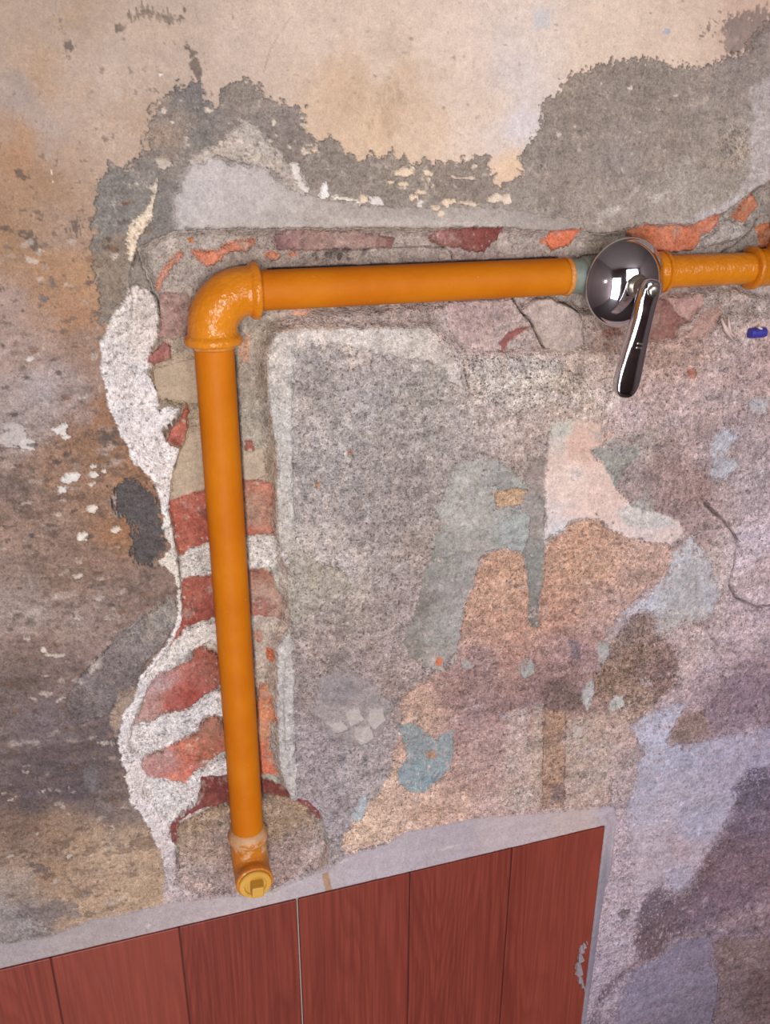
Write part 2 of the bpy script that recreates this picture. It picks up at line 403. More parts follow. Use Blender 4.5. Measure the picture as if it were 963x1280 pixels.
# dark scuff marks
def scuff(poly, col=(84, 72, 66), alpha=0.75, fine=2.6, jit=1.0, **kw): layer(poly, col, jit=jit, fine=fine, soft=0.4, dh=-0.25, alpha=alpha, **kw)
scuff([(160, 18), (180, 8), (205, 14), (226, 22), (224, 30), (205, 27), (185, 20), (164, 26)]); scuff([(226, 10), (234, 12), (236, 18), (228, 16)]); scuff([(148, 33), (160, 30), (160, 36), (150, 38)])
scuff([(236, 60), (242, 58), (248, 80), (250, 98), (244, 98)]); scuff([(80, 60), (88, 56), (90, 62), (82, 63)])
scuff([(0, 282), (8, 280), (10, 290), (2, 288)]); scuff([(30, 290), (46, 298), (42, 306), (28, 298)]); scuff([(84, 280), (98, 276), (100, 288), (88, 292)]); scuff([(22, 218), (34, 224), (24, 226)])
scuff([(50, 356), (62, 350), (66, 362), (54, 362)], (110, 100, 98)); scuff([(46, 368), (62, 372), (58, 378), (48, 376)], (110, 100, 98)); scuff([(122, 540), (140, 540), (148, 556), (124, 556)], (90, 78, 72))
scuff([(36, 1078), (58, 1086), (64, 1092), (44, 1092)], (96, 82, 80)); scuff([(72, 1125), (96, 1128), (100, 1150), (78, 1146), (40, 1160), (20, 1150), (46, 1136)], (120, 108, 106), 0.75)
scuff([(-20, 1120), (10, 1128), (40, 1150), (60, 1165), (-40, 1185)], (150, 140, 136), 0.7, 4, 4)
scuff([(104, 1110), (116, 1108), (112, 1122)], (120, 104, 98), 0.5)
layer([(832, 34), (840, 34), (838, 44), (828, 42)], (150, 162, 184), jit=1.2, fine=0.8, soft=0.8, alpha=0.8)
layer([(668, 14), (690, 10), (686, 34), (668, 34)], (184, 190, 200), jit=1.5, fine=2, soft=1.5, alpha=0.5)
crack([(365, 20), (352, 38), (338, 62), (330, 90)], 0.3, 0.4, (150, 122, 104), 0.7)

# --- grey render bared where the paint has peeled away
GREY = [(200, 150, (138, 126, 122)), (150, 260, (128, 120, 118)), (240, 115, (120, 112, 112)), (300, 110, (140, 126, 120)), (230, 170, (132, 122, 118)), (350, 150, (140, 126, 122)), (420, 210, (142, 128, 122)),
        (500, 225, (146, 132, 124)), (600, 230, (148, 132, 124)), (700, 230, (150, 134, 126)), (720, 130, (148, 132, 124)), (800, 110, (146, 130, 122)), (850, 170, (154, 138, 130)), (780, 200, (154, 138, 134)),
        (930, 90, (150, 134, 130)), (900, 170, (160, 144, 136)), (920, 200, (160, 146, 138)), (740, 260, (162, 146, 138)), (860, 250, (166, 152, 146)), (640, 260, (156, 142, 134)), (140, 360, (132, 120, 112)), (1100, 100, (156, 140, 134))]
layer([(183, 137), (205, 128), (219, 108), (240, 101), (254, 106), (257, 123), (271, 127), (284, 103), (298, 99), (322, 103), (327, 113), (355, 128), (378, 134), (382, 154), (396, 185), (408, 171), (426, 170), (432, 187),
       (447, 195), (474, 192), (495, 190), (516, 202), (550, 202), (570, 202), (608, 195), (613, 219), (625, 233), (640, 226), (653, 219), (648, 199), (657, 185), (677, 161), (676, 130), (707, 103), (722, 89), (777, 76),
       (821, 74), (852, 82), (880, 84), (907, 72), (931, 65), (941, 45), (963, 27), (1300, -150), (1500, 300), (960, 320), (640, 330), (330, 330), (168, 420), (127, 400), (118, 340), (118, 233), (137, 209), (163, 209), (182, 185)],
      gain(GREY, 0.99, 0.96), 'bare_render', 'grey cement render bared where the cream paint has peeled off', jit=1.2, fine=2.0, soft=0.22, dh=-0.9, edge=0.6, rel=0.3, grit=0.22, bmp=0.35, rgh=0.85, var=0.07, island=2.4,
      blot=[((196, 178, 160), nD * 0.6 + nB * 0.6, 0.44, 0.08, 0.55)])
layer([(878, 40), (890, 34), (930, 20), (960, 10), (975, 30), (940, 60), (915, 70), (925, 45), (900, 30)], (128, 110, 102), jit=1.5, fine=3.5, soft=0.3, dh=-0.5, island=2, alpha=0.8)
layer([(902, 46), (914, 18), (926, 26), (936, 60), (915, 72)], (140, 120, 110), jit=0.5, fine=4.5, soft=0.3, dh=-0.5, island=2, alpha=0.8)
layer([(116, 320), (128, 300), (160, 290), (160, 360), (140, 385), (128, 380)], (140, 116, 92), jit=2, fine=3, soft=1.2, alpha=0.45)
layer([(945, 110), (975, 90), (1050, 120), (1000, 230), (945, 250), (900, 275), (840, 282), (860, 272), (905, 258), (938, 220)], (184, 172, 168), jit=3, fine=1.5, soft=2.5, alpha=0.7, dh=0.2)
layer([(905, 160), (930, 150), (940, 190), (920, 215), (900, 205)], (150, 130, 112), jit=3, fine=3, soft=2, alpha=0.5, grit=0.5)
for q in ([(752, 272), (775, 255), (800, 232), (802, 228), (792, 248), (765, 270)], [(795, 268), (812, 246), (832, 240), (834, 246), (816, 252), (802, 266)], [(740, 282), (758, 262), (752, 278)]):
    layer(q, (190, 178, 168), jit=0.7, fine=1.2, soft=0.8, alpha=0.65, dh=0.15)
# light cement over the chase, and its long smoothed lip
layer([(275, 180), (284, 175), (301, 147), (315, 151), (330, 171), (361, 202), (382, 226), (386, 243), (365, 238), (341, 214), (310, 204), (270, 196), (240, 205), (215, 205)], (184, 168, 154), jit=1.8, fine=1.8, soft=1.4, dh=0.5, var=0.09, wear=0.6,
      name='plaster_remnant', label='pale plaster remnant above the chase')
layer([(222, 288), (219, 254), (226, 222), (236, 206), (274, 199), (298, 206), (330, 206), (361, 236), (385, 243), (423, 250), (480, 256), (560, 258), (640, 262), (700, 272), (740, 284), (700, 292), (560, 287), (400, 287)],
      [(250, 240, (184, 174, 170)), (300, 220, (182, 172, 168)), (300, 265, (178, 168, 162)), (350, 260, (182, 172, 164)), (420, 265, (172, 160, 150)), (500, 270, (168, 156, 146)), (600, 275, (172, 160, 150)), (700, 282, (160, 146, 136))],
      'cement_patch', 'smooth light cement patch above the pipe elbow', jit=2.0, fine=1.2, soft=3.0, dh=0.9, edge=3.5, grit=0.14, bmp=0.25, rgh=0.75, var=0.07,
      blot=[((158, 146, 138), nA * 0.6 + nG * 0.6, 0.10, 0.5, 0.6)])
layer([(430, 272), (520, 272), (600, 276), (640, 282), (560, 284), (430, 280)], (192, 180, 170), jit=1.2, fine=0.8, soft=1.6, alpha=0.6, dh=0.6, edge=2)
layer([(197, 223), (188, 236), (192, 240), (187, 258), (162, 282), (160, 300), (162, 330), (167, 329), (172, 298), (190, 276), (192, 255)], [(192, 235, (198, 180, 162)), (166, 285, (232, 204, 168)), (178, 270, (220, 198, 172)), (164, 320, (206, 192, 180))],
      'plaster_remnant', 'thin cream plaster edge left of the chase corner', jit=0.6, fine=0.8, soft=0.3, dh=0.8, rgh=0.8)

# cream and white flakes left clinging
def blob(cx_, cy_, w_, h_, ang=0, seed=0, n=9):
    r = random.Random(seed + int(cx_ * 7 + cy_)); o = []
    for i in range(n):
        t = 2 * math.pi * i / n; k_ = 0.7 + 0.5 * r.random(); x_ = math.cos(t) * w_ / 2 * k_; y_ = math.sin(t) * h_ / 2 * k_; a_ = math.radians(ang)
        o.append((cx_ + x_ * math.cos(a_) - y_ * math.sin(a_), cy_ + x_ * math.sin(a_) + y_ * math.cos(a_)))
    return o
CREAM = (226, 198, 168); WHITE = (222, 210, 202)
FLK = [([(363, 205), (372, 206), (377, 222), (386, 236), (384, 241), (372, 232)], (214, 202, 192)), ([(403, 232), (407, 228), (411, 238), (414, 246), (400, 247)], (228, 220, 214)),
       ([(414, 244), (432, 246), (452, 252), (450, 255), (430, 249), (413, 247)], (226, 210, 194)), ([(449, 240), (462, 244), (463, 254), (450, 255)], (228, 202, 174)), ([(464, 246), (474, 248), (478, 255), (464, 255)], WHITE),
       (blob(504, 216, 20, 14), CREAM), (blob(516, 215, 10, 12), CREAM), (blob(536, 216, 9, 5), CREAM), ([(567, 221), (594, 221), (594, 224), (570, 224)], (214, 190, 168)), (blob(528, 240, 18, 6), CREAM), (blob(518, 247, 14, 6), CREAM),
       (blob(526, 254, 6, 10, 20), WHITE), (blob(553, 267, 8, 6), CREAM), (blob(563, 253, 20, 6, -8), CREAM), (blob(585, 254, 30, 5, 4), CREAM), (blob(622, 248, 24, 9, -6), (228, 204, 180)), (blob(635, 250, 14, 10), (228, 204, 180)),
       (blob(544, 258, 10, 3), CREAM), (blob(490, 228, 10, 3), CREAM), (blob(505, 230, 8, 3), CREAM),
       (blob(384, 190, 15, 9), (202, 182, 160)), (blob(322, 198, 10, 8), (202, 186, 166)), (blob(205, 203, 16, 10), (186, 172, 158)),
       (blob(75, 536, 22, 14, -15), (208, 200, 194)), (blob(82, 546, 9, 6), (208, 200, 194)), (blob(18, 546, 44, 34), (178, 166, 160)), (blob(33, 556, 22, 18), (192, 182, 176)),
       (blob(88, 598, 22, 12, -20), (206, 198, 190)), (blob(79, 612, 14, 12, -30), (206, 198, 190)), (blob(117, 594, 14, 8), (208, 198, 186)), (blob(114, 606, 10, 7), (208, 198, 186)), (blob(119, 583, 12, 4), (208, 198, 186)), (blob(131, 589, 5, 4), (208, 198, 186)),
       (blob(117, 636, 14, 10), (214, 200, 184)), (blob(103, 672, 16, 12, -40), (216, 204, 190)), (blob(144, 662, 14, 9), (204, 188, 170)), (blob(98, 720, 14, 7), (196, 180, 164)), (blob(55, 812, 8, 5, 40), (206, 192, 178)), (blob(68, 819, 30, 3), (180, 164, 152)),
       (blob(64, 217, 5, 4), (214, 200, 186)), (blob(51, 313, 5, 4), (206, 186, 160)), (blob(200, 93, 5, 4), (236, 222, 208)), (blob(66, 228, 4, 4), (206, 186, 160)), (blob(37, 448, 8, 5), (196, 184, 176))]
for poly_, c_ in FLK:
    big = max(p_[0] for p_ in poly_) - min(p_[0] for p_ in poly_) >= 9
    layer(poly_, c_, 'plaster_flake' if big else None, None, jit=0.5, fine=0.9, soft=0.25, dh=0.55, edge=0.5, var=0.06, grit=0.12, bmp=0.3)
for i in range(34):
    r = random.Random(900 + i); a_, b_ = r.choice([((500, 205), (640, 240)), ((740, 100), (900, 130)), ((680, 130), (740, 200)), ((200, 130), (290, 190)), ((320, 130), (400, 190))])
    layer(blob(r.uniform(a_[0], b_[0]), r.uniform(a_[1], b_[1]), r.uniform(3, 9), r.uniform(2, 4), r.uniform(-40, 40), i), (212, 192, 172), jit=0.4, fine=0.8, soft=0.3, dh=0.3, alpha=0.85)
rf = random.Random(77)
for i in range(230):     # flecks where the skin of the paint is scuffed off
    x_ = rf.uniform(0, 190); y_ = rf.uniform(250, 1000)
    layer(blob(x_, y_, rf.uniform(4, 15), rf.uniform(2, 5), rf.uniform(-20, 12), i), rf.choice([(92, 76, 68), (80, 68, 64), (110, 92, 82), (120, 84, 60)]), jit=0.5, fine=1.0, soft=0.3, dh=-0.3, alpha=rf.uniform(0.5, 0.9))
for i in range(120):
    x_ = rf.uniform(0, 200); y_ = rf.uniform(300, 1110)
    layer(blob(x_, y_, rf.uniform(4, 18), rf.uniform(2, 6), rf.uniform(-25, 15), i), rf.choice([(184, 166, 152), (170, 150, 138), (196, 180, 166)]), jit=0.6, fine=1.0, soft=0.4, dh=0.2, alpha=rf.uniform(0.3, 0.75))
for i in range(90):
    x_ = rf.uniform(0, 940); y_ = rf.uniform(0, 190)
    layer(blob(x_, y_, rf.uniform(2, 6), rf.uniform(2, 3.5), rf.uniform(-40, 40), i), rf.choice([(150, 120, 98), (128, 104, 90), (176, 146, 118)]), jit=0.3, fine=0.6, soft=0.3, dh=-0.15, alpha=rf.uniform(0.3, 0.8))
for i in range(14):
    x_ = rf.choice([rf.uniform(0, 240), rf.uniform(380, 640)]); y_ = rf.uniform(0, 180)
    layer(blob(x_, y_, rf.uniform(30, 70), rf.uniform(25, 60), 0, i), rf.choice([(172, 136, 100), (186, 158, 134), (206, 184, 166), (160, 128, 100)]), jit=6, fine=4, soft=7, alpha=rf.uniform(0.2, 0.4))
# dark bared render on the left, the grey smear further down
layer([(140, 610), (165, 600), (192, 610), (202, 640), (208, 680), (196, 703), (172, 705), (162, 690), (168, 660), (145, 640)], (84, 76, 74), 'bare_render', 'dark grey bare render left of the white plaster edge', jit=1.4, fine=2, soft=0.35, dh=-0.9, grit=0.3, bmp=0.4, island=1.5)
layer([(215, 745), (224, 770), (206, 800), (180, 830), (170, 860), (142, 880), (135, 895), (95, 905), (80, 880), (96, 850), (112, 832), (150, 790), (185, 765)],
      [(200, 770, (150, 138, 128)), (180, 800, (128, 116, 112)), (140, 830, (124, 112, 110)), (120, 870, (124, 112, 110)), (100, 890, (108, 96, 94)), (165, 840, (110, 98, 96))],
      'render_smear', 'smear of grey render left of the chase', jit=1.2, fine=0.9, soft=0.5, dh=1.3, edge=1.5, rel=0.5, grit=0.3, bmp=0.6)
layer([(108, 845), (118, 825), (128, 812), (124, 830), (106, 852), (94, 850)], (172, 158, 148), jit=1, fine=1.5, soft=0.8, alpha=0.7, dh=0.3)
layer([(104, 962), (120, 955), (124, 975), (118, 992), (106, 985)], (112, 104, 106), jit=1, fine=0.8, soft=0.8, alpha=0.8, dh=0.4)
layer([(126, 1000), (136, 1005), (140, 1020), (128, 1014)], (120, 108, 106), jit=1, fine=1, soft=0.8, alpha=0.6)
layer([(150, 862), (170, 858), (172, 880), (152, 900), (146, 920), (138, 905), (142, 880)], (158, 134, 114), jit=1.2, fine=1, soft=0.8, alpha=0.85)
crack([(215, 745), (180, 770), (150, 797), (128, 815), (100, 845)], 0.35, 0.8, (70, 58, 54), 0.5)

# --- right of the chase: rough old render in mauve, tan and grey; lower right tinted for dim, cool light
RB = [(380, 460, (158, 149, 144)), (450, 500, (158, 148, 144)), (540, 480, (156, 146, 137)), (420, 540, (164, 154, 148)), (420, 600, (156, 146, 142)), (480, 640, (150, 139, 136)), (520, 560, (156, 145, 138)), (520, 620, (152, 140, 135)), (400, 690, (173, 161, 154)), (430, 720, (175, 164, 160)), (450, 760, (158, 144, 135)), (500, 750, (152, 137, 133)), (530, 690, (162, 144, 133)), (420, 810, (154, 137, 131)), (480, 830, (152, 135, 131)), (390, 850, (146, 131, 127)), (380, 940, (150, 135, 135)), (450, 970, (156, 144, 144)), (420, 1010, (152, 139, 139)), (500, 850, (152, 133, 127)), (610, 470, (181, 164, 156)), (600, 400, (190, 166, 158)), (560, 400, (185, 164, 156)), (470, 395, (183, 162, 152)), (400, 400, (185, 166, 154)), (660, 400, (194, 171, 160)), (700, 420, (196, 175, 162)), (760, 450, (194, 168, 158)), (820, 450, (183, 152, 141)), (860, 440, (179, 148, 139)), (930, 400, (181, 158, 150)), (940, 450, (171, 144, 139)), (800, 510, (190, 164, 160)), (640, 530, (173, 156, 148)), (660, 580, (163, 144, 135)), (670, 640, (163, 148, 139)), (720, 510, (185, 164, 152)), (860, 520, (181, 156, 152)), (830, 590, (150, 123, 116)), (800, 560, (165, 146, 139)), (870, 620, (150, 121, 114)), (900, 560, (163, 141, 141)), (930, 600, (169, 150, 152)), (880, 660, (161, 135, 131)), (900, 700, (177, 158, 154)), (940, 690, (192, 173, 181)), (945, 740, (183, 160, 164)), (930, 800, (181, 156, 158)), (870, 780, (179, 154, 150)), (860, 830, (185, 160, 156)), (880, 850, (173, 148, 152)), (940, 860, (145, 121, 133)), (900, 890, (142, 117, 126)), (865, 915, (145, 119, 117)), (760, 920, (171, 146, 137)), (720, 980, (185, 162, 146)), (800, 990, (173, 151, 150)), (900, 960, (166, 148, 165)), (850, 980, (169, 155, 173)), (940, 1010, (134, 117, 132)), (820, 1060, (178, 157, 165)), (780, 1100, (175, 153, 160)), (800, 1020, (178, 158, 167)), (850, 1080, (173, 151, 162)), (780, 1160, (175, 155, 165)), (775, 1220, (164, 144, 156)), (850, 1240, (134, 119, 133)), (820, 1260, (129, 112, 126)), (930, 1070, (136, 112, 118)), (890, 1120, (125, 103, 111)), (940, 1140, (144, 119, 128)), (900, 1200, (129, 104, 115)), (940, 1230, (110, 85, 90)), (960, 1270, (85, 65, 71)), (1200, 500, (170, 151, 151)), (1200, 1000, (138, 122, 133)), (1100, 1250, (110, 90, 98))]
layer([(345, 416), (540, 408), (580, 440), (740, 440), (830, 432), (930, 375), (1010, 330), (1500, 250), (2200, 1500), (1500, 2000), (700, 2000), (300, 1500), (200, 1135), (400, 1095), (412, 1060), (400, 1020), (365, 1000), (350, 960), (346, 900), (346, 810), (362, 790), (362, 720), (348, 690), (346, 640), (346, 560), (336, 500), (334, 440)],
      gain(RB, 1.10, 1.0), 'rough_render', 'rough mauve and grey old render right of the pipe', jit=0.8, fine=0.6, soft=0.6, h=-1.2, edge=2.0, rel=0.7, grit=0.34, bmp=0.75, rgh=0.88, var=0.09,
      blot=[((120, 106, 102), nB * 0.5 + nE * 0.6, 0.30, 0.3, 0.45), ((206, 190, 182), nD * 0.6 + nB * 0.5, 0.34, 0.2, 0.40)])
kR = (PART == len(PARTS) - 1); H[kR] += 0.0007 * nE[kR] + 0.0015 * nC[kR]
# the smooth lip around the grey panel
layer([(332, 440), (345, 418), (380, 411), (540, 406), (553, 430), (577, 462), (583, 500), (574, 490), (560, 472), (540, 452), (500, 446), (440, 436), (400, 430), (370, 434), (366, 520), (367, 600), (369, 650), (372, 690), (350, 690), (346, 640), (345, 560), (335, 500)],
      [(345, 440, (196, 186, 176)), (350, 520, (188, 181, 174)), (357, 600, (188, 179, 170)), (358, 670, (188, 177, 167)), (420, 420, (208, 194, 184)), (520, 425, (206, 192, 180)), (565, 460, (196, 180, 170))],
      'cement_lip', 'pale smoothed cement lip around the grey panel', jit=1.2, fine=1.3, soft=1.5, dh=1.6, edge=2.5, grit=0.26, bmp=0.5, var=0.09, wear=0.5)
layer([(360, 440), (366, 440), (366, 560), (368, 650), (362, 650), (361, 540)], (196, 190, 184), jit=0.5, fine=0.4, soft=0.6, dh=0.5, alpha=0.8)
layer([(345, 450), (350, 450), (353, 560), (347, 560)], (150, 142, 136), jit=0.8, fine=1, soft=0.8, dh=-0.7, alpha=0.5)
layer([(345, 820), (352, 800), (364, 788), (368, 830), (369, 900), (371, 1000), (362, 1000), (350, 960), (346, 900)], (186, 178, 172), 'cement_lip', 'pale smoothed cement lip along the lower chase', jit=0.8, fine=0.9, soft=0.9, dh=1.5, edge=2, grit=0.24, bmp=0.45, wear=0.5)
crack([(357, 820), (355, 880), (358, 940)], 0.35, 1.2, (120, 108, 104), 0.7)
layer([(362, 690), (372, 686), (396, 700), (430, 715), (440, 735), (420, 750), (395, 765), (366, 790), (360, 760), (360, 720)], (176, 164, 150), 'mortar_patch', 'light mortar patch beside the chase', jit=1.5, fine=0.8, soft=1.2, dh=0.9, edge=2, grit=0.3)
crack([(366, 792), (390, 775), (420, 760), (436, 742)], 0.4, -0.9, (196, 178, 160), 0.6)
# round dab of cement
layer([(398, 850), (420, 838), (450, 842), (475, 860), (490, 880), (486, 905), (470, 928), (440, 935), (410, 918), (394, 890)], (156, 144, 142), 'cement_dab', 'round dab of grey cement on the panel', jit=1.5, fine=1, soft=0.8, dh=0.7, edge=2, grit=0.2, bmp=0.5)
for q in ([(430, 888), (448, 884), (456, 900), (438, 908)], [(444, 908), (462, 906), (468, 922), (452, 932), (442, 920)], [(462, 885), (478, 884), (482, 900), (468, 912), (458, 902)], [(408, 905), (428, 900), (436, 912), (420, 918)]):
    layer(q, (184, 172, 166), 'cement_flake', None, jit=0.4, fine=0.4, soft=0.3, dh=0.8, edge=0.5, grit=0.1)
layer([(404, 850), (440, 846), (446, 868), (420, 880), (404, 868)], (140, 130, 134), jit=1, fine=1, soft=1, dh=-0.6, alpha=0.6)
layer([(394, 604), (402, 602), (402, 612), (395, 612)], (190, 138, 84), jit=0.8, fine=0.6, soft=0.6, alpha=0.8); layer([(435, 562), (444, 562), (442, 570), (436, 569)], (172, 120, 96), jit=0.8, fine=0.6, soft=0.6, alpha=0.7)

# tan coat
TAN = [(640, 720, (190, 146, 110)), (620, 770, (186, 142, 108)), (640, 810, (178, 134, 108)), (600, 830, (160, 128, 114)), (720, 680, (190, 146, 110)), (740, 720, (188, 146, 112)), (800, 700, (184, 148, 122)), (700, 760, (178, 134, 106)), (760, 760, (182, 146, 124)), (700, 820, (162, 126, 112)),
       (660, 860, (156, 122, 110)), (560, 870, (172, 138, 118)), (600, 890, (162, 130, 118)), (530, 890, (182, 148, 118)), (520, 1000, (192, 158, 128)), (560, 1010, (188, 152, 124)), (600, 960, (168, 136, 118)), (480, 1010, (196, 162, 130)), (460, 1035, (200, 166, 132)), (640, 990, (180, 150, 134)),
       (700, 900, (168, 134, 112)), (700, 970, (172, 140, 116)), (740, 960, (182, 156, 138)), (760, 840, (156, 122, 108)), (660, 1010, (176, 148, 132))]
layer([(610, 692), (629, 686), (654, 692), (661, 719), (663, 780), (672, 786), (677, 733), (682, 685), (695, 670), (719, 652), (746, 649), (770, 665), (800, 675), (840, 682), (842, 700), (830, 725), (800, 745), (780, 768), (760, 790), (752, 830), (770, 880), (790, 905), (800, 930), (770, 960), (762, 1005),
       (700, 1020), (600, 1025), (520, 1042), (430, 1072), (427, 1046), (457, 1010), (471, 995), (488, 964), (494, 935), (502, 904), (502, 870), (540, 845), (572, 830), (574, 801), (584, 753), (598, 712)],
      gain(TAN, 1.11, 1.08), 'tan_coat', 'tan brown plaster coat in the lower middle of the wall', wear=0.6, jit=1.6, fine=1.3, soft=0.8, dh=0.7, edge=1.2, rel=0.4, relf=nE, grit=0.34, bmp=0.75, rgh=0.88, var=0.08,
      blot=[((120, 92, 82), nB * 0.5 + nE * 0.6, 0.26, 0.3, 0.5), ((206, 176, 156), nD * 0.6 + nB * 0.4, 0.36, 0.2, 0.35)])
layer([(540, 850), (600, 830), (680, 830), (760, 850), (740, 900), (640, 900), (560, 890)], (136, 106, 100), jit=4, fine=3, soft=5, alpha=0.35)
layer([(618, 616), (640, 612), (662, 614), (662, 630), (645, 633), (622, 634)], (206, 166, 128), 'tan_coat', 'small tan patch inside the grey-blue paint', jit=0.6, fine=0.6, soft=0.4, dh=-0.4, grit=0.3)
# dark reddish patch
layer([(767, 808), (794, 770), (811, 765), (821, 794), (845, 808), (852, 836), (839, 863), (818, 887), (791, 904), (770, 887), (746, 870), (743, 842)], [(790, 790, (172, 142, 130)), (800, 830, (160, 128, 112)), (770, 860, (164, 130, 108)), (835, 840, (158, 124, 116)), (800, 885, (176, 146, 128))],
      'worn_patch', 'dark reddish brown worn patch', wear=0.8, jit=2.5, fine=2.2, soft=2.6, dh=-0.6, grit=0.45, bmp=0.9, blot=[((104, 78, 72), nB, 0.25, 0.3, 0.5)])
layer([(839, 914), (856, 895), (880, 890), (890, 915), (860, 930), (842, 930)], (158, 128, 118), jit=2, fine=1, soft=1, alpha=0.8)
# streaks under the tan coat
for q, c_ in (([(636, 890), (660, 884), (664, 940), (668, 1000), (640, 1015), (622, 1000), (634, 950)], (196, 172, 160)), ([(668, 884), (680, 880), (680, 940), (676, 1010), (664, 1010), (664, 950)], (194, 170, 152)), ([(706, 900), (760, 890), (764, 960), (750, 1005), (710, 1010)], (194, 168, 152)),
              ([(716, 916), (728, 912), (736, 928), (718, 932)], (206, 182, 168)), ([(640, 985), (668, 990), (672, 1010), (645, 1016)], (206, 184, 174)), ([(748, 890), (786, 880), (800, 905), (770, 930)], (196, 168, 154))):
    layer(q, c_, jit=1.5, fine=1.2, soft=1.5, alpha=0.7, dh=0.4)
layer([(682, 886), (706, 890), (706, 1010), (680, 1010), (678, 950)], (178, 138, 110), 'tan_streak', 'brown vertical streak', jit=0.9, fine=1.0, soft=1.6, dh=-0.4, grit=0.35, alpha=0.75)
for i in range(170):
    x_ = rf.uniform(500, 960); y_ = rf.uniform(840, 1270)
    if y_ > 1000 and x_ < 790: continue
    layer(blob(x_, y_, rf.uniform(4, 14), rf.uniform(3, 7), rf.uniform(-30, 60), i), rf.choice([(120, 98, 96), (136, 112, 108), (196, 176, 172), (180, 164, 170)]), jit=0.6, fine=1.1, soft=0.5, dh=rf.choice([-0.3, 0.2]), alpha=rf.uniform(0.25, 0.6))
crack([(684, 880), (680, 930), (679, 1000)], 0.4, 0.8, (110, 80, 68), 0.7); crack([(708, 895), (707, 950), (705, 1010)], 0.4, 0.8, (110, 80, 68), 0.7); crack([(738, 677), (735, 690), (731, 706)], 0.35, 0.6, (140, 96, 74), 0.6)
layer([(672, 860), (700, 850), (730, 860), (728, 890), (680, 885)], (112, 88, 80), jit=2.5, fine=2.5, soft=1.5, alpha=0.6)
layer([(712, 800), (728, 806), (726, 826), (714, 822)], (124, 108, 112), jit=0.8, fine=0.6, soft=0.8, alpha=0.8); layer([(690, 985), (706, 980), (704, 1005), (686, 1005)], (136, 116, 116), jit=1.5, fine=1.5, soft=1.2, alpha=0.7)
# grey-blue paint
BLU = dict(wear=0.75, jit=1.1, fine=1.1, soft=0.5, dh=0.45, edge=0.6, grit=0.22, bmp=0.35, rgh=0.75, var=0.08)
layer([(690, 560), (684, 600), (681, 651), (683, 690), (676, 735), (673, 785), (662, 780), (660, 719), (654, 692), (640, 686), (660, 655), (650, 632), (664, 610), (655, 600), (668, 575)], [(665, 640, (158, 146, 138)), (668, 720, (138, 136, 128)), (668, 770, (128, 122, 114)), (672, 600, (156, 138, 130))],
      'paint_patch', 'narrow grey-green paint strip running down between the tan coats', **BLU)
layer([(564, 594), (572, 583), (601, 570), (622, 575), (640, 585), (655, 602), (662, 612), (640, 611), (618, 616), (622, 636), (648, 634), (664, 650), (662, 672), (654, 692), (629, 684), (612, 690), (600, 700), (592, 730), (580, 760), (575, 800), (570, 815), (560, 826), (545, 836), (530, 832), (510, 820), (505, 800), (515, 775),
       (525, 740), (540, 700), (545, 670), (555, 655), (545, 640), (555, 620)], [(590, 600, (171, 166, 158)), (610, 580, (165, 162, 158)), (640, 600, (156, 154, 148)), (600, 650, (169, 164, 156)), (640, 665, (162, 166, 160)), (560, 700, (143, 141, 133)), (590, 700, (167, 160, 152)), (560, 740, (154, 145, 140)), (540, 790, (151, 147, 140)), (565, 780, (160, 156, 150)), (530, 760, (123, 113, 105)), (550, 825, (165, 156, 148)), (520, 810, (129, 122, 111))],
      'paint_patch', 'long grey-blue paint patch right of the grey panel', alpha=0.92, blot=[((108, 110, 104), nB * 0.6 + nD * 0.5, 0.25, 0.25, 0.5), ((186, 184, 178), nD * 0.5 + nB * 0.5, 0.32, 0.2, 0.4)], **BLU)
layer([(505, 905), (520, 905), (530, 914), (545, 922), (566, 912), (567, 935), (563, 960), (548, 975), (530, 992), (515, 990), (500, 980), (497, 965), (510, 945), (502, 925)], [(530, 970, (136, 152, 158)), (555, 930, (142, 150, 152)), (512, 915, (142, 150, 150))], 'paint_patch', 'small slate blue paint patch near the tile top', **BLU)
layer([(530, 940), (545, 936), (546, 948), (534, 950)], (168, 132, 110), jit=1, fine=1, soft=0.5, dh=-0.3)
layer([(440, 1024), (446, 1008), (460, 988), (461, 998), (455, 1022), (445, 1026)], (164, 174, 180), 'paint_patch', 'pale blue paint sliver above the trim', **BLU)
for q, c_ in ((blob(659, 837, 18, 26, 20), (156, 156, 150)), (blob(755, 817, 18, 30), (176, 168, 164)), (blob(736, 868, 20, 40, 10), (174, 168, 164)), (blob(772, 880, 26, 16, -20), (178, 172, 164)), (blob(584, 831, 18, 16), (166, 156, 150)), (blob(722, 915, 20, 16), (200, 180, 168)), (blob(498, 492, 3, 3), (180, 168, 160)), (blob(512, 912, 24, 20), (144, 152, 152)), (blob(548, 833, 14, 14), (168, 160, 152))):
    layer(q, c_, 'paint_patch', None, **BLU)
layer([(546, 822), (554, 824), (552, 833), (545, 832)], (196, 110, 66), jit=0.6, fine=0.5, soft=0.4)
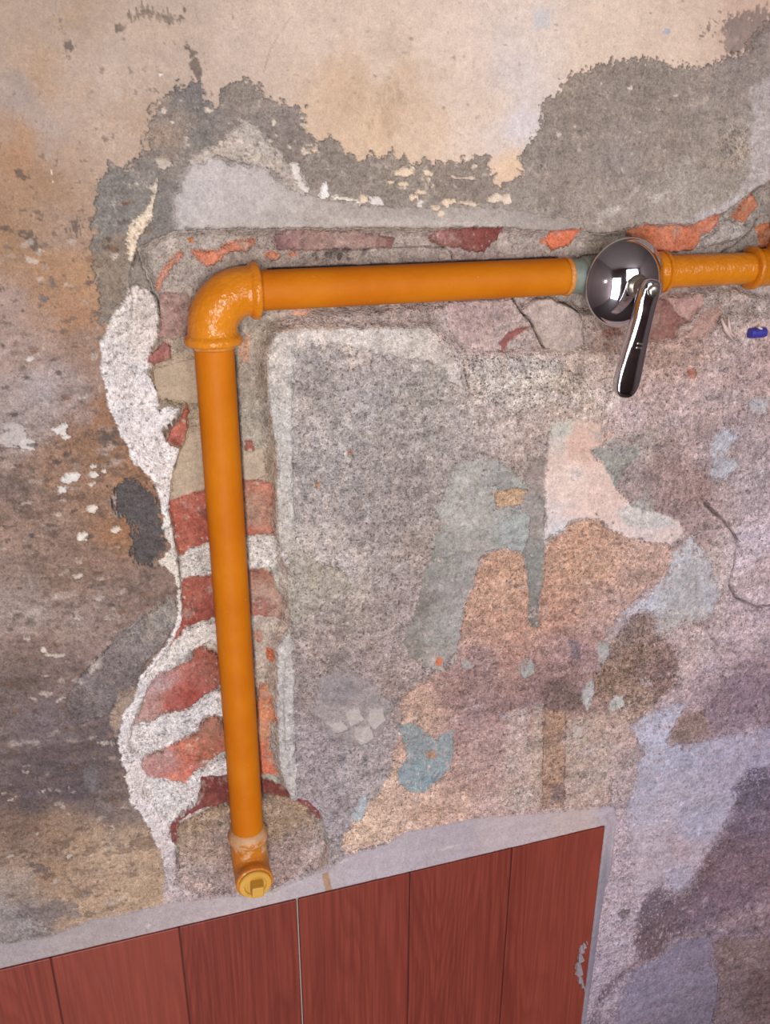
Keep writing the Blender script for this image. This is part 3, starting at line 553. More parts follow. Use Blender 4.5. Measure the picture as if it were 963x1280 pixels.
# pink and lilac whites
layer([(688, 546), (692, 530), (719, 524), (749, 529), (760, 550), (739, 564), (767, 594), (777, 618), (797, 635), (830, 642), (852, 652), (856, 671), (839, 681), (800, 675), (770, 664), (746, 648), (719, 650), (695, 668), (683, 674), (684, 650), (682, 610), (684, 575)],
      [(705, 600, (226, 198, 184)), (730, 560, (218, 178, 158)), (745, 620, (222, 190, 174)), (720, 640, (224, 194, 180)), (700, 540, (206, 190, 178)), (700, 660, (212, 200, 198)), (820, 660, (216, 194, 188)), (840, 670, (218, 192, 182))],
      'paint_patch', 'large pale pink paint patch below the valve lever', wear=0.35, jit=1.4, fine=1.4, soft=0.8, dh=0.5, grit=0.16, bmp=0.35, rgh=0.75, var=0.05)
for q, c_, al in (([(690, 532), (712, 524), (716, 540), (700, 550), (690, 546)], (190, 188, 176), 0.8), ([(738, 562), (770, 560), (800, 556), (800, 572), (780, 590), (772, 612), (764, 594)], (158, 158, 148), 0.8), ([(772, 638), (800, 626), (830, 645), (850, 656), (820, 662), (786, 660)], (192, 188, 182), 0.75),
                  ([(708, 588), (730, 584), (732, 598), (714, 600)], (198, 190, 182), 0.5), ([(738, 538), (768, 545), (772, 556), (748, 558)], (172, 164, 154), 0.6), ([(690, 660), (706, 655), (710, 663), (696, 672)], (208, 206, 206), 0.7), ([(795, 622), (812, 612), (822, 640), (806, 640)], (170, 160, 154), 0.6)):
    layer(q, c_, jit=1.2, fine=1.3, soft=0.8, alpha=al, dh=0.1, grit=0.25)
layer([(742, 555), (768, 535), (770, 548), (752, 556)], (212, 168, 146), jit=1, fine=0.8, soft=0.8, alpha=0.7)
LIL = dict(wear=0.95, jit=2.8, fine=2.4, soft=2.4, dh=0.35, edge=1, grit=0.24, bmp=0.5, rgh=0.8, var=0.07)
layer([(780, 767), (811, 743), (835, 719), (842, 692), (866, 671), (887, 692), (893, 719), (904, 743), (893, 770), (852, 784), (828, 794), (818, 770), (808, 764), (780, 774)], [(800, 760, (194, 194, 204)), (860, 690, (192, 188, 192)), (860, 740, (182, 176, 176)), (840, 780, (186, 178, 174)), (885, 740, (184, 178, 182))],
      'paint_patch', 'lilac white paint patch at the right of the tan coat', blot=[((146, 132, 128), nB * 0.6 + nD * 0.4, 0.3, 0.2, 0.5)], **LIL)
layer([(885, 557), (895, 540), (907, 533), (928, 540), (924, 556), (911, 568), (922, 580), (907, 600), (887, 600), (890, 580)], (182, 178, 186), 'paint_patch', 'small lilac paint patch near the right edge', **LIL)
layer([(936, 505), (945, 496), (960, 500), (958, 520), (940, 518)], (186, 180, 184), 'paint_patch', 'tiny lilac paint patch at the right edge under the blue plug', **LIL)
layer([(787, 908), (815, 893), (845, 880), (858, 884), (842, 912), (840, 930), (870, 932), (905, 920), (975, 910), (1100, 905), (1100, 1000), (960, 985), (925, 1000), (905, 1035), (885, 1060), (870, 1085), (865, 1110), (850, 1118), (830, 1104), (810, 1112), (795, 1135), (785, 1010), (806, 940)],
      [(810, 915, (188, 182, 199)), (830, 940, (184, 178, 195)), (860, 950, (176, 169, 188)), (930, 940, (171, 159, 180)), (840, 1000, (182, 171, 186)), (820, 1060, (186, 167, 176)), (870, 1030, (172, 165, 184)), (850, 1090, (176, 163, 178)), (800, 1090, (184, 165, 174)), (850, 1060, (184, 159, 165))],
      'paint_patch', 'broad lilac white paint field at the lower right', **LIL)  # lilac lowered and purpled to include the weak, cool light of this corner
DRK = [(815, 1140, (118, 99, 112)), (840, 1150, (115, 93, 102)), (820, 1185, (121, 95, 102)), (880, 1090, (125, 98, 105)), (900, 1060, (126, 99, 110)), (940, 1030, (121, 101, 117)), (880, 1140, (128, 103, 117)), (950, 990, (118, 101, 119)), (920, 1090, (132, 104, 115)), (775, 1240, (123, 101, 113)), (920, 1150, (138, 110, 123))]  # worn tones pulled darker and cooler, the dim light here is in the colour
layer([(797, 1142), (811, 1118), (828, 1108), (845, 1125), (866, 1119), (873, 1090), (893, 1060), (917, 1030), (925, 1010), (920, 985), (935, 965), (975, 955), (1060, 1000), (1040, 1110), (940, 1130), (900, 1150), (860, 1165), (845, 1175), (825, 1197), (801, 1207), (784, 1217), (770, 1241), (753, 1258), (745, 1290), (735, 1290), (755, 1235), (795, 1205), (794, 1170)],
      DRK, 'worn_patch', 'dark mauve worn patch at the lower right', wear=1.0, jit=4, fine=3, soft=4.5, dh=-0.6, grit=0.35, bmp=0.6, blot=[((156, 136, 148), nB * 0.5 + nG * 0.6, 0.32, 0.25, 0.5)])
layer([(787, 1215), (805, 1208), (830, 1196), (850, 1176), (890, 1172), (895, 1200), (900, 1240), (890, 1290), (770, 1290), (775, 1245)], [(830, 1230, (140, 128, 148)), (870, 1200, (135, 121, 141)), (850, 1270, (127, 112, 129))], 'paint_patch', 'dull lilac paint field at the bottom right', **LIL)
layer([(895, 1175), (975, 1170), (1100, 1200), (1050, 1350), (890, 1300), (902, 1240)], [(920, 1200, (140, 112, 110)), (950, 1240, (116, 90, 90)), (910, 1260, (132, 108, 112))], 'worn_patch', 'brown worn corner at the bottom right', wear=0.8, jit=5, fine=3, soft=6, dh=-0.4, grit=0.35, bmp=0.6)
layer([(878, 850), (920, 850), (975, 840), (1050, 900), (960, 905), (900, 895), (880, 880)], (132, 110, 122), jit=6, fine=4, soft=7, alpha=0.35)
layer([(774, 1144), (780, 1138), (790, 1139), (788, 1148), (778, 1152)], (134, 120, 122), jit=0.6, fine=0.5, soft=0.5, dh=-1.0, alpha=0.9)
layer([(925, 1005), (930, 1003), (934, 1010), (926, 1012)], (120, 104, 112), jit=0.6, fine=0.5, soft=0.5, dh=-0.6)
crack([(883, 630), (907, 652), (921, 671), (923, 681), (919, 709), (914, 733), (921, 748), (948, 760), (990, 755)], 0.9, 4.0, (70, 54, 54), 0.75)
crack([(921, 671), (940, 655), (963, 645)], 0.4, 1.5, (120, 100, 102), 0.5); crack([(888, 794), (900, 808), (924, 818)], 0.6, 2, (112, 90, 88), 0.6); crack([(948, 760), (950, 775), (940, 790)], 0.5, 1.5, (112, 92, 92), 0.5)
crack([(687, 565), (684, 590), (686, 545)], 0.35, 1.0, (130, 108, 100), 0.5); crack([(948, 1145), (945, 1160), (955, 1170)], 0.6, 2, (70, 54, 54), 0.7); crack([(900, 1225), (897, 1250), (890, 1280)], 0.5, 1.5, (96, 76, 78), 0.6)
# white rough plaster under the pipe
layer([(582, 449), (640, 446), (660, 448), (700, 452), (735, 478), (744, 500), (710, 510), (685, 502), (655, 512), (640, 518), (610, 500), (585, 490), (583, 470)], (206, 190, 178), 'plaster_patch', 'white grainy plaster patch below the pipe', jit=1.2, fine=1.2, soft=0.5, dh=0.9, edge=1.5, grit=0.42, bmp=0.9, rel=0.4,
      blot=[((164, 146, 136), nD * 0.7 + nB * 0.4, 0.30, 0.15, 0.6)])
crack([(580, 450), (583, 470), (588, 492), (598, 500)], 0.4, 1.5, (110, 94, 86), 0.7)
layer([(690, 470), (740, 440), (790, 470), (760, 520), (700, 515)], (202, 182, 168), jit=4, fine=2, soft=4, alpha=0.5, grit=0.42)

# --- the chase cut for the pipe
CHASE = [(171, 312), (200, 296), (222, 288), (330, 286), (450, 286), (560, 286), (640, 286), (700, 290), (760, 292), (800, 282), (870, 280), (908, 266), (945, 238), (975, 222), (1010, 215), (1010, -60), (1075, -60), (1075, 400), (1000, 392), (930, 372), (880, 372), (820, 395), (740, 400), (650, 392), (560, 392), (380, 402), (345, 416), (333, 440), (336, 500), (345, 560), (346, 640), (348, 690),
         (361, 720), (361, 790), (346, 810), (346, 900), (349, 960), (364, 1000), (400, 1020), (412, 1055), (400, 1090), (345, 1117), (230, 1130), (211, 1120), (206, 1087), (222, 1060), (214, 1040), (244, 1010), (252, 980), (240, 985), (182, 980), (176, 955), (160, 918), (182, 868), (200, 845), (240, 826),
         (215, 812), (226, 785), (226, 730), (222, 700), (212, 640), (219, 594), (228, 564), (226, 512), (200, 516), (197, 492), (184, 469), (190, 450), (197, 423), (199, 396), (192, 368)]
MORT = [(220, 300, (172, 158, 146)), (270, 292, (174, 160, 148)), (320, 330, (160, 144, 130)), (215, 340, (164, 152, 142)), (240, 350, (166, 150, 140)), (190, 330, (170, 158, 146)), (420, 320, (160, 142, 130)), (500, 325, (164, 148, 136)), (550, 318, (174, 156, 144)), (660, 305, (174, 158, 146)), (600, 325, (172, 150, 140)), (750, 300, (178, 162, 150)), (900, 295, (160, 148, 138)), (940, 290, (150, 138, 126)),
        (220, 480, (172, 150, 124)), (235, 560, (176, 154, 126)), (230, 600, (174, 152, 126)), (310, 460, (158, 144, 128)), (320, 520, (160, 148, 132)), (325, 590, (174, 154, 130)), (310, 410, (160, 146, 128)), (330, 650, (166, 142, 120)), (240, 710, (192, 182, 170)), (330, 700, (190, 180, 168)), (240, 800, (188, 178, 168)), (330, 800, (180, 162, 148)), (320, 860, (180, 160, 142)),
        (200, 920, (196, 188, 184)), (260, 890, (186, 178, 166)), (240, 990, (192, 182, 178)), (320, 990, (168, 158, 142)), (450, 390, (176, 154, 144)), (400, 395, (172, 152, 138)), (560, 385, (186, 160, 152)), (620, 385, (182, 160, 148)), (740, 380, (176, 158, 146)), (860, 400, (160, 128, 116)), (900, 370, (170, 148, 136)), (930, 380, (174, 154, 144)), (1040, 200, (170, 150, 140))]
i_, s_ = layer(CHASE, MORT, 'mortar_bed', 'grey and tan mortar on the floor of the pipe chase', jit=0.8, fine=0.5, soft=0.4, h=-10.5, edge=7.0, rel=1.8, grit=0.26, bmp=0.6, rgh=0.88, var=0.07)
H[i_] += 0.0012 * nG[i_] * sst(0, 6, s_)
# below the horizontal pipe the ground climbs gently back to the face
layer([(345, 408), (380, 398), (560, 382), (650, 384), (740, 388), (820, 380), (880, 366), (940, 366), (1010, 380), (1010, 400), (930, 396), (830, 434), (740, 442), (580, 446), (540, 410)], [(380, 405, (180, 160, 148)), (450, 398, (178, 156, 146)), (520, 395, (182, 158, 148)), (600, 410, (190, 164, 156)), (560, 420, (184, 162, 152)), (640, 430, (186, 162, 152)), (720, 420, (190, 168, 154)), (780, 425, (180, 150, 138)), (850, 430, (178, 146, 134)), (920, 385, (178, 158, 148))],
      'mortar_slope', 'pinkish crumbling mortar below the horizontal pipe', jit=1.5, fine=0.8, soft=0.8, h=-4.5, edge=6, rel=1.5, grit=0.32, bmp=0.8, var=0.07, blot=[((204, 186, 174), nD * 0.6 + nB * 0.5, 0.3, 0.15, 0.4)])
# white lime plaster: the broken edge of the wall skin
LP = [(160, 362), (152, 382), (142, 392), (127, 426), (128, 471), (137, 512), (151, 543), (164, 574), (188, 598), (199, 625), (206, 664), (214, 685), (200, 704), (219, 719), (223, 736), (222, 776), (209, 806), (175, 846), (170, 866), (152, 897), (147, 921), (154, 957), (163, 1001), (188, 1036), (204, 1080), (209, 1118), (222, 1110), (220, 1062), (214, 1040), (240, 1015), (252, 985), (240, 985), (185, 978), (176, 955),
      (205, 938), (165, 914), (180, 876), (200, 846), (215, 835), (216, 815), (227, 795), (226, 735), (224, 702), (219, 678), (212, 640), (219, 594), (228, 564), (209, 557), (207, 540), (224, 528), (228, 512), (200, 516), (197, 492), (184, 469), (190, 462), (187, 450), (197, 423), (199, 396), (192, 368), (172, 358)]
i_, s_ = layer(LP, [(165, 400, (212, 200, 192)), (150, 440, (222, 212, 206)), (185, 420, (206, 192, 182)), (160, 500, (222, 212, 208)), (190, 560, (222, 212, 210)), (205, 620, (224, 214, 208)), (212, 700, (222, 210, 196)), (180, 870, (218, 208, 206)), (160, 930, (220, 210, 208)), (200, 1000, (218, 206, 204)), (215, 1090, (208, 192, 192)), (205, 830, (218, 208, 206))],
      'lime_plaster_edge', 'white speckled lime plaster at the broken left edge of the chase', jit=0.7, fine=1.0, soft=0.25, dh=0.0, edge=1.0, grit=0.25, bmp=0.55, rgh=0.9, var=0.04, blot=[((104, 92, 88), nF * 0.8 + nD * 0.3, 0.34, 0.08, 0.6)])
# its face slopes from the wall skin down to the chase
lp_out = pw([(164, 310), (159, 361), (152, 382), (142, 392), (127, 426), (128, 471), (137, 512), (151, 543), (164, 574), (188, 598), (199, 625), (206, 664), (212, 690), (219, 719), (223, 736), (222, 776), (209, 806), (175, 846), (170, 866), (152, 897), (147, 921), (154, 957), (163, 1001), (188, 1036), (204, 1080), (209, 1118)])
dd = ldist(i_, lp_out) * 1e3
H[i_] = -sst(-1, 24, dd) * 0.0085 + 0.0006 * nA[i_] + 0.0003 * nB[i_] - 0.0006
# white mortar courses between the bricks of the lower chase
WM = dict(jit=1.0, fine=0.9, soft=0.5, edge=2, rel=0.8, grit=0.30, bmp=0.7, rgh=0.9, var=0.05, blot=[((110, 100, 94), nF * 0.8 + nD * 0.3, 0.33, 0.10, 0.55)])
layer([(224, 702), (262, 686), (306, 678), (346, 676), (352, 712), (310, 720), (266, 726), (226, 732)], (208, 198, 188), 'mortar_course', 'pale mortar course behind the vertical pipe', h=-9.5, **WM)
layer([(218, 806), (236, 794), (268, 784), (290, 782), (290, 820), (262, 812), (243, 820), (230, 835), (205, 848), (180, 850), (210, 815)], (212, 202, 194), 'mortar_course', 'pale mortar course at mid height of the vertical pipe', h=-8, **WM)
layer([(165, 915), (187, 912), (206, 900), (247, 888), (276, 866), (290, 862), (290, 905), (270, 902), (255, 908), (248, 920), (222, 936), (202, 946), (178, 952), (160, 940)], (218, 208, 204), 'mortar_course', 'white mortar course between the lower bricks', h=-7, **WM)
layer([(182, 976), (225, 986), (245, 974), (290, 952), (290, 978), (253, 980), (250, 1005), (236, 1018), (215, 1035), (200, 1020), (180, 1000)], (216, 206, 202), 'mortar_course', 'white mortar above the dark red brick', h=-6.5, **WM)
# flat tan mortar
TM = dict(jit=0.6, fine=0.4, soft=0.5, edge=1.5, rel=0.5, grit=0.14, bmp=0.3, var=0.05)
layer([(191, 466), (219, 457), (250, 450), (255, 510), (236, 508), (201, 503), (196, 490)], (172, 150, 124), 'tan_mortar', 'flat tan mortar left of the pipe under the elbow', h=-9, **TM)
layer([(240, 545), (258, 538), (262, 618), (231, 626), (212, 632), (218, 600), (228, 566)], (176, 154, 128), 'tan_mortar', 'flat tan mortar left of the pipe', h=-9.5, **TM)
layer([(300, 568), (330, 566), (336, 600), (320, 606), (302, 606)], (176, 156, 132), 'tan_mortar', 'flat tan mortar right of the pipe', h=-10, **TM)
# bricks
BR = dict(jit=0.9, fine=0.9, soft=0.5, edge=1.6, rel=2.0, grit=0.20, bmp=0.6, rgh=0.8, var=0.13, wear=0.35,
          blot=[((172, 146, 128), np.roll(nA, 5 * NU + 777) * 0.6 + np.roll(nB, 333) * 0.5, 0.12, 0.3, 0.6), ((108, 52, 42), np.roll(nB, 9 * NU + 50) * 0.6 + nE * 0.5, 0.20, 0.25, 0.5)])
RED = (168, 84, 64); ORA = (204, 106, 70); DRED = (124, 56, 48)
layer([(212, 632), (231, 627), (254, 619), (306, 606), (342, 608), (346, 630), (342, 655), (346, 672), (306, 678), (262, 685), (240, 692), (225, 701), (218, 664)], [(235, 655, (172, 86, 64)), (250, 640, (170, 88, 68)), (228, 690, (176, 96, 74)), (255, 675, (166, 80, 60)), (330, 615, (182, 108, 82)), (325, 640, (164, 134, 110)), (325, 655, (166, 136, 114)), (320, 670, (190, 88, 58)), (335, 625, (178, 112, 88))], 'brick', 'red brick behind the pipe', h=-9.0, **BR)
layer([(226, 732), (240, 728), (266, 726), (313, 719), (339, 718), (348, 740), (358, 760), (354, 780), (329, 778), (310, 782), (266, 783), (250, 788), (228, 795), (214, 811), (226, 785), (231, 765)], [(245, 745, (166, 88, 68)), (255, 770, (152, 74, 58)), (235, 785, (156, 66, 50)), (220, 802, (168, 84, 68)), (330, 725, (166, 110, 86)), (330, 750, (180, 142, 122)), (350, 760, (182, 148, 130)), (325, 770, (176, 110, 90))], 'brick', 'red brown brick behind the pipe', h=-8.5, **BR)
layer([(185, 865), (197, 850), (240, 832), (242, 820), (255, 814), (274, 824), (290, 850), (277, 866), (247, 887), (235, 894), (202, 900), (187, 912), (165, 915), (177, 890)], [(200, 858, (182, 148, 146)), (190, 890, (186, 142, 130)), (180, 905, (190, 152, 140)), (215, 880, (176, 96, 80)), (235, 880, (164, 62, 48)), (225, 868, (180, 88, 70)), (240, 845, (184, 104, 88)), (260, 835, (158, 82, 62)), (262, 860, (156, 88, 70)), (210, 895, (168, 70, 54))], 'brick', 'pink and red broken brick', h=-6.5, **BR)
layer([(280, 905), (290, 945), (280, 948), (260, 962), (247, 972), (232, 986), (222, 984), (185, 977), (177, 965), (179, 955), (202, 947), (222, 937), (250, 922), (257, 907), (270, 902)], [(190, 960, (184, 142, 138)), (205, 965, (180, 116, 112)), (215, 955, (190, 156, 152)), (222, 978, (204, 120, 96)), (232, 955, (206, 102, 70)), (238, 940, (206, 112, 80)), (240, 965, (202, 98, 66)), (265, 930, (166, 104, 78)), (265, 915, (160, 106, 84)), (270, 950, (164, 92, 66))], 'brick', 'orange and pink broken brick', h=-6.5, **BR)
layer([(252, 979), (286, 976), (330, 982), (358, 990), (366, 1001), (385, 1004), (401, 1018), (402, 1030), (391, 1022), (380, 1012), (360, 1004), (330, 1002), (286, 1014), (264, 1019), (236, 1030), (226, 1036), (224, 1060), (216, 1056), (213, 1038), (226, 1028), (247, 1013)], [(270, 990, (118, 50, 42)), (270, 1008, (130, 64, 54)), (240, 1024, (134, 66, 62)), (340, 990, (124, 56, 46)), (395, 1015, (148, 80, 76))], 'brick', 'dark red brick at the foot of the chase', h=-7.5, **BR)
layer([(327, 867), (337, 861), (342, 880), (348, 905), (339, 912), (340, 940), (349, 975), (326, 978), (322, 915)], [(333, 870, (190, 126, 90)), (335, 900, (212, 128, 72)), (330, 920, (196, 132, 94)), (335, 960, (200, 104, 66))], 'brick', 'orange brick right of the pipe foot', h=-8.5, **BR)
layer([(336, 818), (344, 816), (345, 834), (338, 832)], (206, 112, 66), jit=0.6, fine=0.6, soft=0.4, dh=0.5); layer([(316, 800), (330, 796), (332, 812), (322, 812)], (186, 118, 84), jit=1, fine=1, soft=0.6, alpha=0.6)
layer([(209, 541), (224, 530), (230, 512), (234, 506), (238, 512), (236, 540), (232, 556), (222, 558), (211, 556)], [(220, 545, (186, 96, 76)), (234, 520, (176, 92, 52)), (215, 550, (182, 110, 96))], 'brick', 'small orange brick fragment left of the pipe', h=-7.0, **BR)
layer([(310, 557), (319, 557), (320, 567), (310, 568)], (160, 92, 76), 'brick', 'tiny red brick chip right of the pipe', h=-9, **BR)
layer([(195, 362), (200, 349), (210, 332), (221, 318), (233, 315), (231, 324), (219, 334), (208, 351), (200, 368)], (204, 134, 104), 'brick', 'thin orange brick streak above the elbow', h=-9, **BR)
layer([(241, 314), (275, 316), (295, 301), (324, 299), (322, 308), (308, 317), (291, 315), (281, 324), (270, 333), (260, 334), (250, 326)], [(262, 322, (210, 122, 84)), (300, 308, (206, 124, 90)), (315, 302, (212, 136, 104))], 'brick', 'orange brick face above the elbow', h=-8.0, **BR)
layer([(236, 300), (244, 297), (245, 306), (238, 307)], (196, 122, 60), jit=0.5, fine=0.4, soft=0.4)
layer([(200, 370), (231, 366), (245, 380), (245, 420), (219, 428), (200, 424), (201, 395)], [(215, 385, (166, 134, 122)), (220, 410, (166, 130, 120)), (228, 375, (150, 118, 106)), (210, 420, (160, 124, 112))], 'brick', 'dull brown brick left of the elbow', h=-9.5, **BR)
layer([(188, 449), (206, 432), (214, 436), (217, 454), (194, 460), (186, 457)], [(200, 450, (158, 90, 82)), (210, 440, (160, 104, 94))], 'brick', 'dark red brick chip left of the elbow', h=-7, **BR)
layer([(300, 445), (310, 425), (317, 420), (314, 455), (306, 460)], (200, 142, 108), jit=1, fine=0.8, soft=0.7, alpha=0.75)
layer([(346, 296), (360, 290), (420, 290), (470, 292), (500, 300), (495, 312), (440, 314), (380, 316), (350, 312)], [(365, 300, (150, 108, 104)), (400, 300, (160, 124, 114)), (430, 300, (166, 136, 124)), (480, 298, (160, 126, 116)), (495, 302, (146, 98, 90))], 'brick', 'dull purple brick above the pipe', h=-7.5, **BR)
layer([(333, 319), (343, 317), (352, 321), (348, 327), (336, 326)], (208, 124, 88), 'brick', 'small orange brick chip above the pipe near the elbow', h=-9, **BR)
layer([(365, 317), (376, 316), (377, 323), (366, 322)], (196, 126, 98), jit=0.6, fine=0.6, soft=0.5)
layer([(368, 386), (392, 382), (393, 392), (382, 397), (370, 394)], (212, 154, 118), 'brick', 'pale orange brick chip under the pipe', h=-8, **BR)
layer([(540, 299), (552, 287), (602, 285), (632, 285), (629, 300), (612, 316), (592, 314), (573, 311), (552, 308)], [(560, 298, (156, 110, 102)), (590, 295, (142, 78, 70)), (615, 295, (138, 66, 58)), (600, 308, (140, 72, 62)), (575, 300, (148, 94, 86))], 'brick', 'dark red brick above the middle of the pipe', h=-6.5, **BR)
layer([(692, 289), (727, 286), (724, 307), (698, 313), (690, 306)], (218, 112, 66), 'brick', 'bright orange brick left of the chrome bell', h=-7, **BR)
layer([(683, 300), (690, 300), (690, 308), (685, 308)], (206, 120, 88), jit=0.6, fine=0.6, soft=0.4)
layer([(784, 289), (805, 281), (836, 283), (871, 283), (896, 270), (910, 268), (902, 284), (886, 297), (876, 314), (845, 318), (817, 312), (798, 300)], [(800, 290, (196, 110, 66)), (830, 300, (198, 106, 60)), (850, 296, (212, 124, 84)), (870, 305, (202, 108, 66)), (890, 282, (206, 122, 86))], 'brick', 'long orange brick above the valve', h=-6.0, **BR)
layer([(923, 272), (944, 243), (954, 246), (950, 264), (935, 282)], (196, 116, 76), 'brick', 'orange brick at the right edge', h=-4, **BR)
layer([(955, 284), (1000, 270), (1010, 310), (962, 312)], (190, 110, 60), 'brick', 'orange brick behind the last fitting', h=-9, **BR)
layer([(898, 291), (913, 274), (948, 282), (933, 303), (888, 310), (884, 300)], (172, 160, 150), 'mortar_lump', 'grey mortar lump above the right pipe', h=-4.5, jit=1, fine=0.6, soft=0.6, edge=3, rel=1.5, grit=0.3, bmp=0.6)
layer([(660, 385), (675, 374), (694, 372), (727, 390), (732, 405), (734, 432), (716, 441), (684, 437), (667, 404)], (188, 166, 154), 'stone', 'pale pinkish stone under the pipe left of the bell', h=-3.0, jit=0.6, fine=0.5, soft=0.5, edge=1.8, rel=0.8, grit=0.2, bmp=0.4)
layer([(560, 376), (646, 372), (656, 393), (666, 406), (672, 428), (640, 440), (610, 440), (575, 430), (560, 400)], [(600, 400, (190, 160, 152)), (640, 390, (182, 154, 146)), (650, 430, (188, 164, 154)), (580, 400, (186, 156, 150))], 'stone', 'pink stone under the middle of the pipe', h=-4.0, jit=1.0, fine=0.8, soft=0.8, edge=2.5, rel=1.0, grit=0.28, bmp=0.6, blot=[((208, 190, 180), nD * 0.6 + nB * 0.5, 0.28, 0.15, 0.5)])
layer([(625, 432), (640, 416), (650, 412), (665, 410), (652, 420), (638, 430), (633, 443), (627, 442), (630, 434)], (150, 86, 80), 'brick', 'dark red brick chip showing in the pink stone', h=-4, jit=0.4, fine=0.5, soft=0.3, grit=0.2, bmp=0.4)
layer([(821, 372), (846, 378), (848, 390), (866, 404), (852, 412), (850, 424), (822, 428), (790, 425), (800, 400)], [(830, 400, (152, 106, 96)), (850, 408, (140, 90, 80)), (830, 420, (160, 112, 98)), (800, 420, (150, 104, 94))], 'brick', 'dark brown brick right of the lever', h=-5.0, **BR)
layer([(840, 374), (883, 368), (886, 378), (867, 405), (848, 391)], (186, 142, 130), 'brick', 'pink brick triangle under the right pipe', h=-4.0, **BR)
layer([(856, 424), (867, 416), (888, 388), (906, 380), (908, 396), (882, 424), (868, 430)], (184, 144, 130), 'brick', 'slanting pink brick under the right pipe', h=-3.5, **BR)
layer([(858, 462), (872, 462), (872, 473), (860, 472)], (186, 116, 92), 'brick', 'small red brick chip below the slanting brick', h=-1.0, **BR)
layer([(815, 430), (880, 425), (882, 455), (820, 460), (812, 445)], (184, 150, 136), 'stone', 'tan stone right of the lever', h=-1.5, jit=1, fine=0.8, soft=1, edge=2, rel=0.8, grit=0.35, bmp=0.7)
layer([(758, 415), (776, 410), (780, 420), (762, 424)], (158, 106, 94), jit=1, fine=0.8, soft=0.6, alpha=0.8)
crack([(647, 372), (656, 392), (667, 403), (683, 436)], 0.55, 3.5, (58, 42, 38)); crack([(694, 372), (700, 379), (716, 382), (727, 391)], 0.5, 3, (58, 44, 40)); crack([(675, 375), (685, 375), (694, 372)], 0.35, 2, (80, 64, 58))
crack([(540, 311), (565, 312), (572, 318), (574, 327)], 0.45, 3, (60, 46, 42)); crack([(500, 312), (540, 311)], 0.35, 2, (90, 72, 66), 0.7)
crack([(190, 367), (197, 372), (200, 383), (201, 397)], 0.6, 3, (58, 44, 38)); crack([(170, 318), (163, 340), (163, 361), (166, 374), (165, 400)], 0.4, 2, (96, 82, 74), 0.8); crack([(183, 469), (190, 476), (197, 492)], 0.4, 2, (84, 68, 58), 0.8)
crack([(229, 562), (222, 585), (219, 596)], 0.4, 1.5, (110, 84, 72), 0.7); crack([(212, 640), (219, 676), (224, 702), (226, 740)], 0.35, 1.5, (96, 72, 64), 0.7); crack([(242, 822), (248, 840), (250, 858)], 0.4, 1.5, (110, 60, 50), 0.7)
crack([(960, 276), (952, 291), (929, 311), (915, 318)], 0.7, 3, (58, 48, 44)); crack([(345, 418), (335, 428), (331, 440)], 0.35, 1.5, (110, 98, 90), 0.6); crack([(852, 411), (866, 404), (872, 395)], 0.5, 2, (84, 56, 50), 0.7)
# the pipe's thin shadow, carved and painted dark along its upper and right-hand side
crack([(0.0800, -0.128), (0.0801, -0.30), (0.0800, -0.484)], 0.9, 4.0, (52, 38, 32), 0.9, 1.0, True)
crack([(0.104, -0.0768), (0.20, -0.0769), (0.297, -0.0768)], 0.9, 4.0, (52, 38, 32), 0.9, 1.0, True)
for i in range(26):   # little dark holes above the pipe
    r = random.Random(40 + i); x_ = r.uniform(395, 470); layer(blob(x_, r.uniform(312, 328), r.uniform(3, 7), r.uniform(3, 8), 0, i), (84, 70, 62), jit=0.3, fine=0.7, soft=0.5, dh=-1.2, alpha=0.6)
# coarse tan cement around the lower elbow
layer([(224, 1040), (240, 1031), (265, 1019), (286, 1013), (330, 1001), (360, 1003), (382, 1013), (392, 1024), (404, 1045), (410, 1065), (402, 1085), (345, 1113), (300, 1124), (230, 1128), (215, 1118), (222, 1075)],
      [(250, 1035, (168, 140, 112)), (360, 1020, (162, 132, 104)), (340, 1040, (160, 130, 102)), (260, 1070, (164, 140, 126)), (380, 1050, (170, 144, 130)), (240, 1100, (184, 160, 150)), (360, 1080, (174, 146, 138)), (330, 1110, (186, 160, 154)), (400, 1070, (184, 162, 156)), (225, 1115, (196, 172, 170))],
      'cement_infill', 'coarse tan cement filling around the lower elbow', jit=0.9, fine=0.7, soft=0.7, h=-5.5, edge=3, rel=1.0, grit=0.36, bmp=0.8, var=0.07, blot=[((206, 180, 168), nD, 0.35, 0.2, 0.5), ((104, 78, 64), nD * 0.7 + nB * 0.4, 0.42, 0.15, 0.5)])
layer([(205, 1090), (222, 1080), (226, 1110), (250, 1122), (345, 1108), (400, 1086), (420, 1078), (420, 1090), (380, 1112), (250, 1140), (205, 1135)], (188, 168, 168), jit=1.5, fine=1.5, soft=1.5, h=-1.0, edge=3, grit=0.3, alpha=0.8)

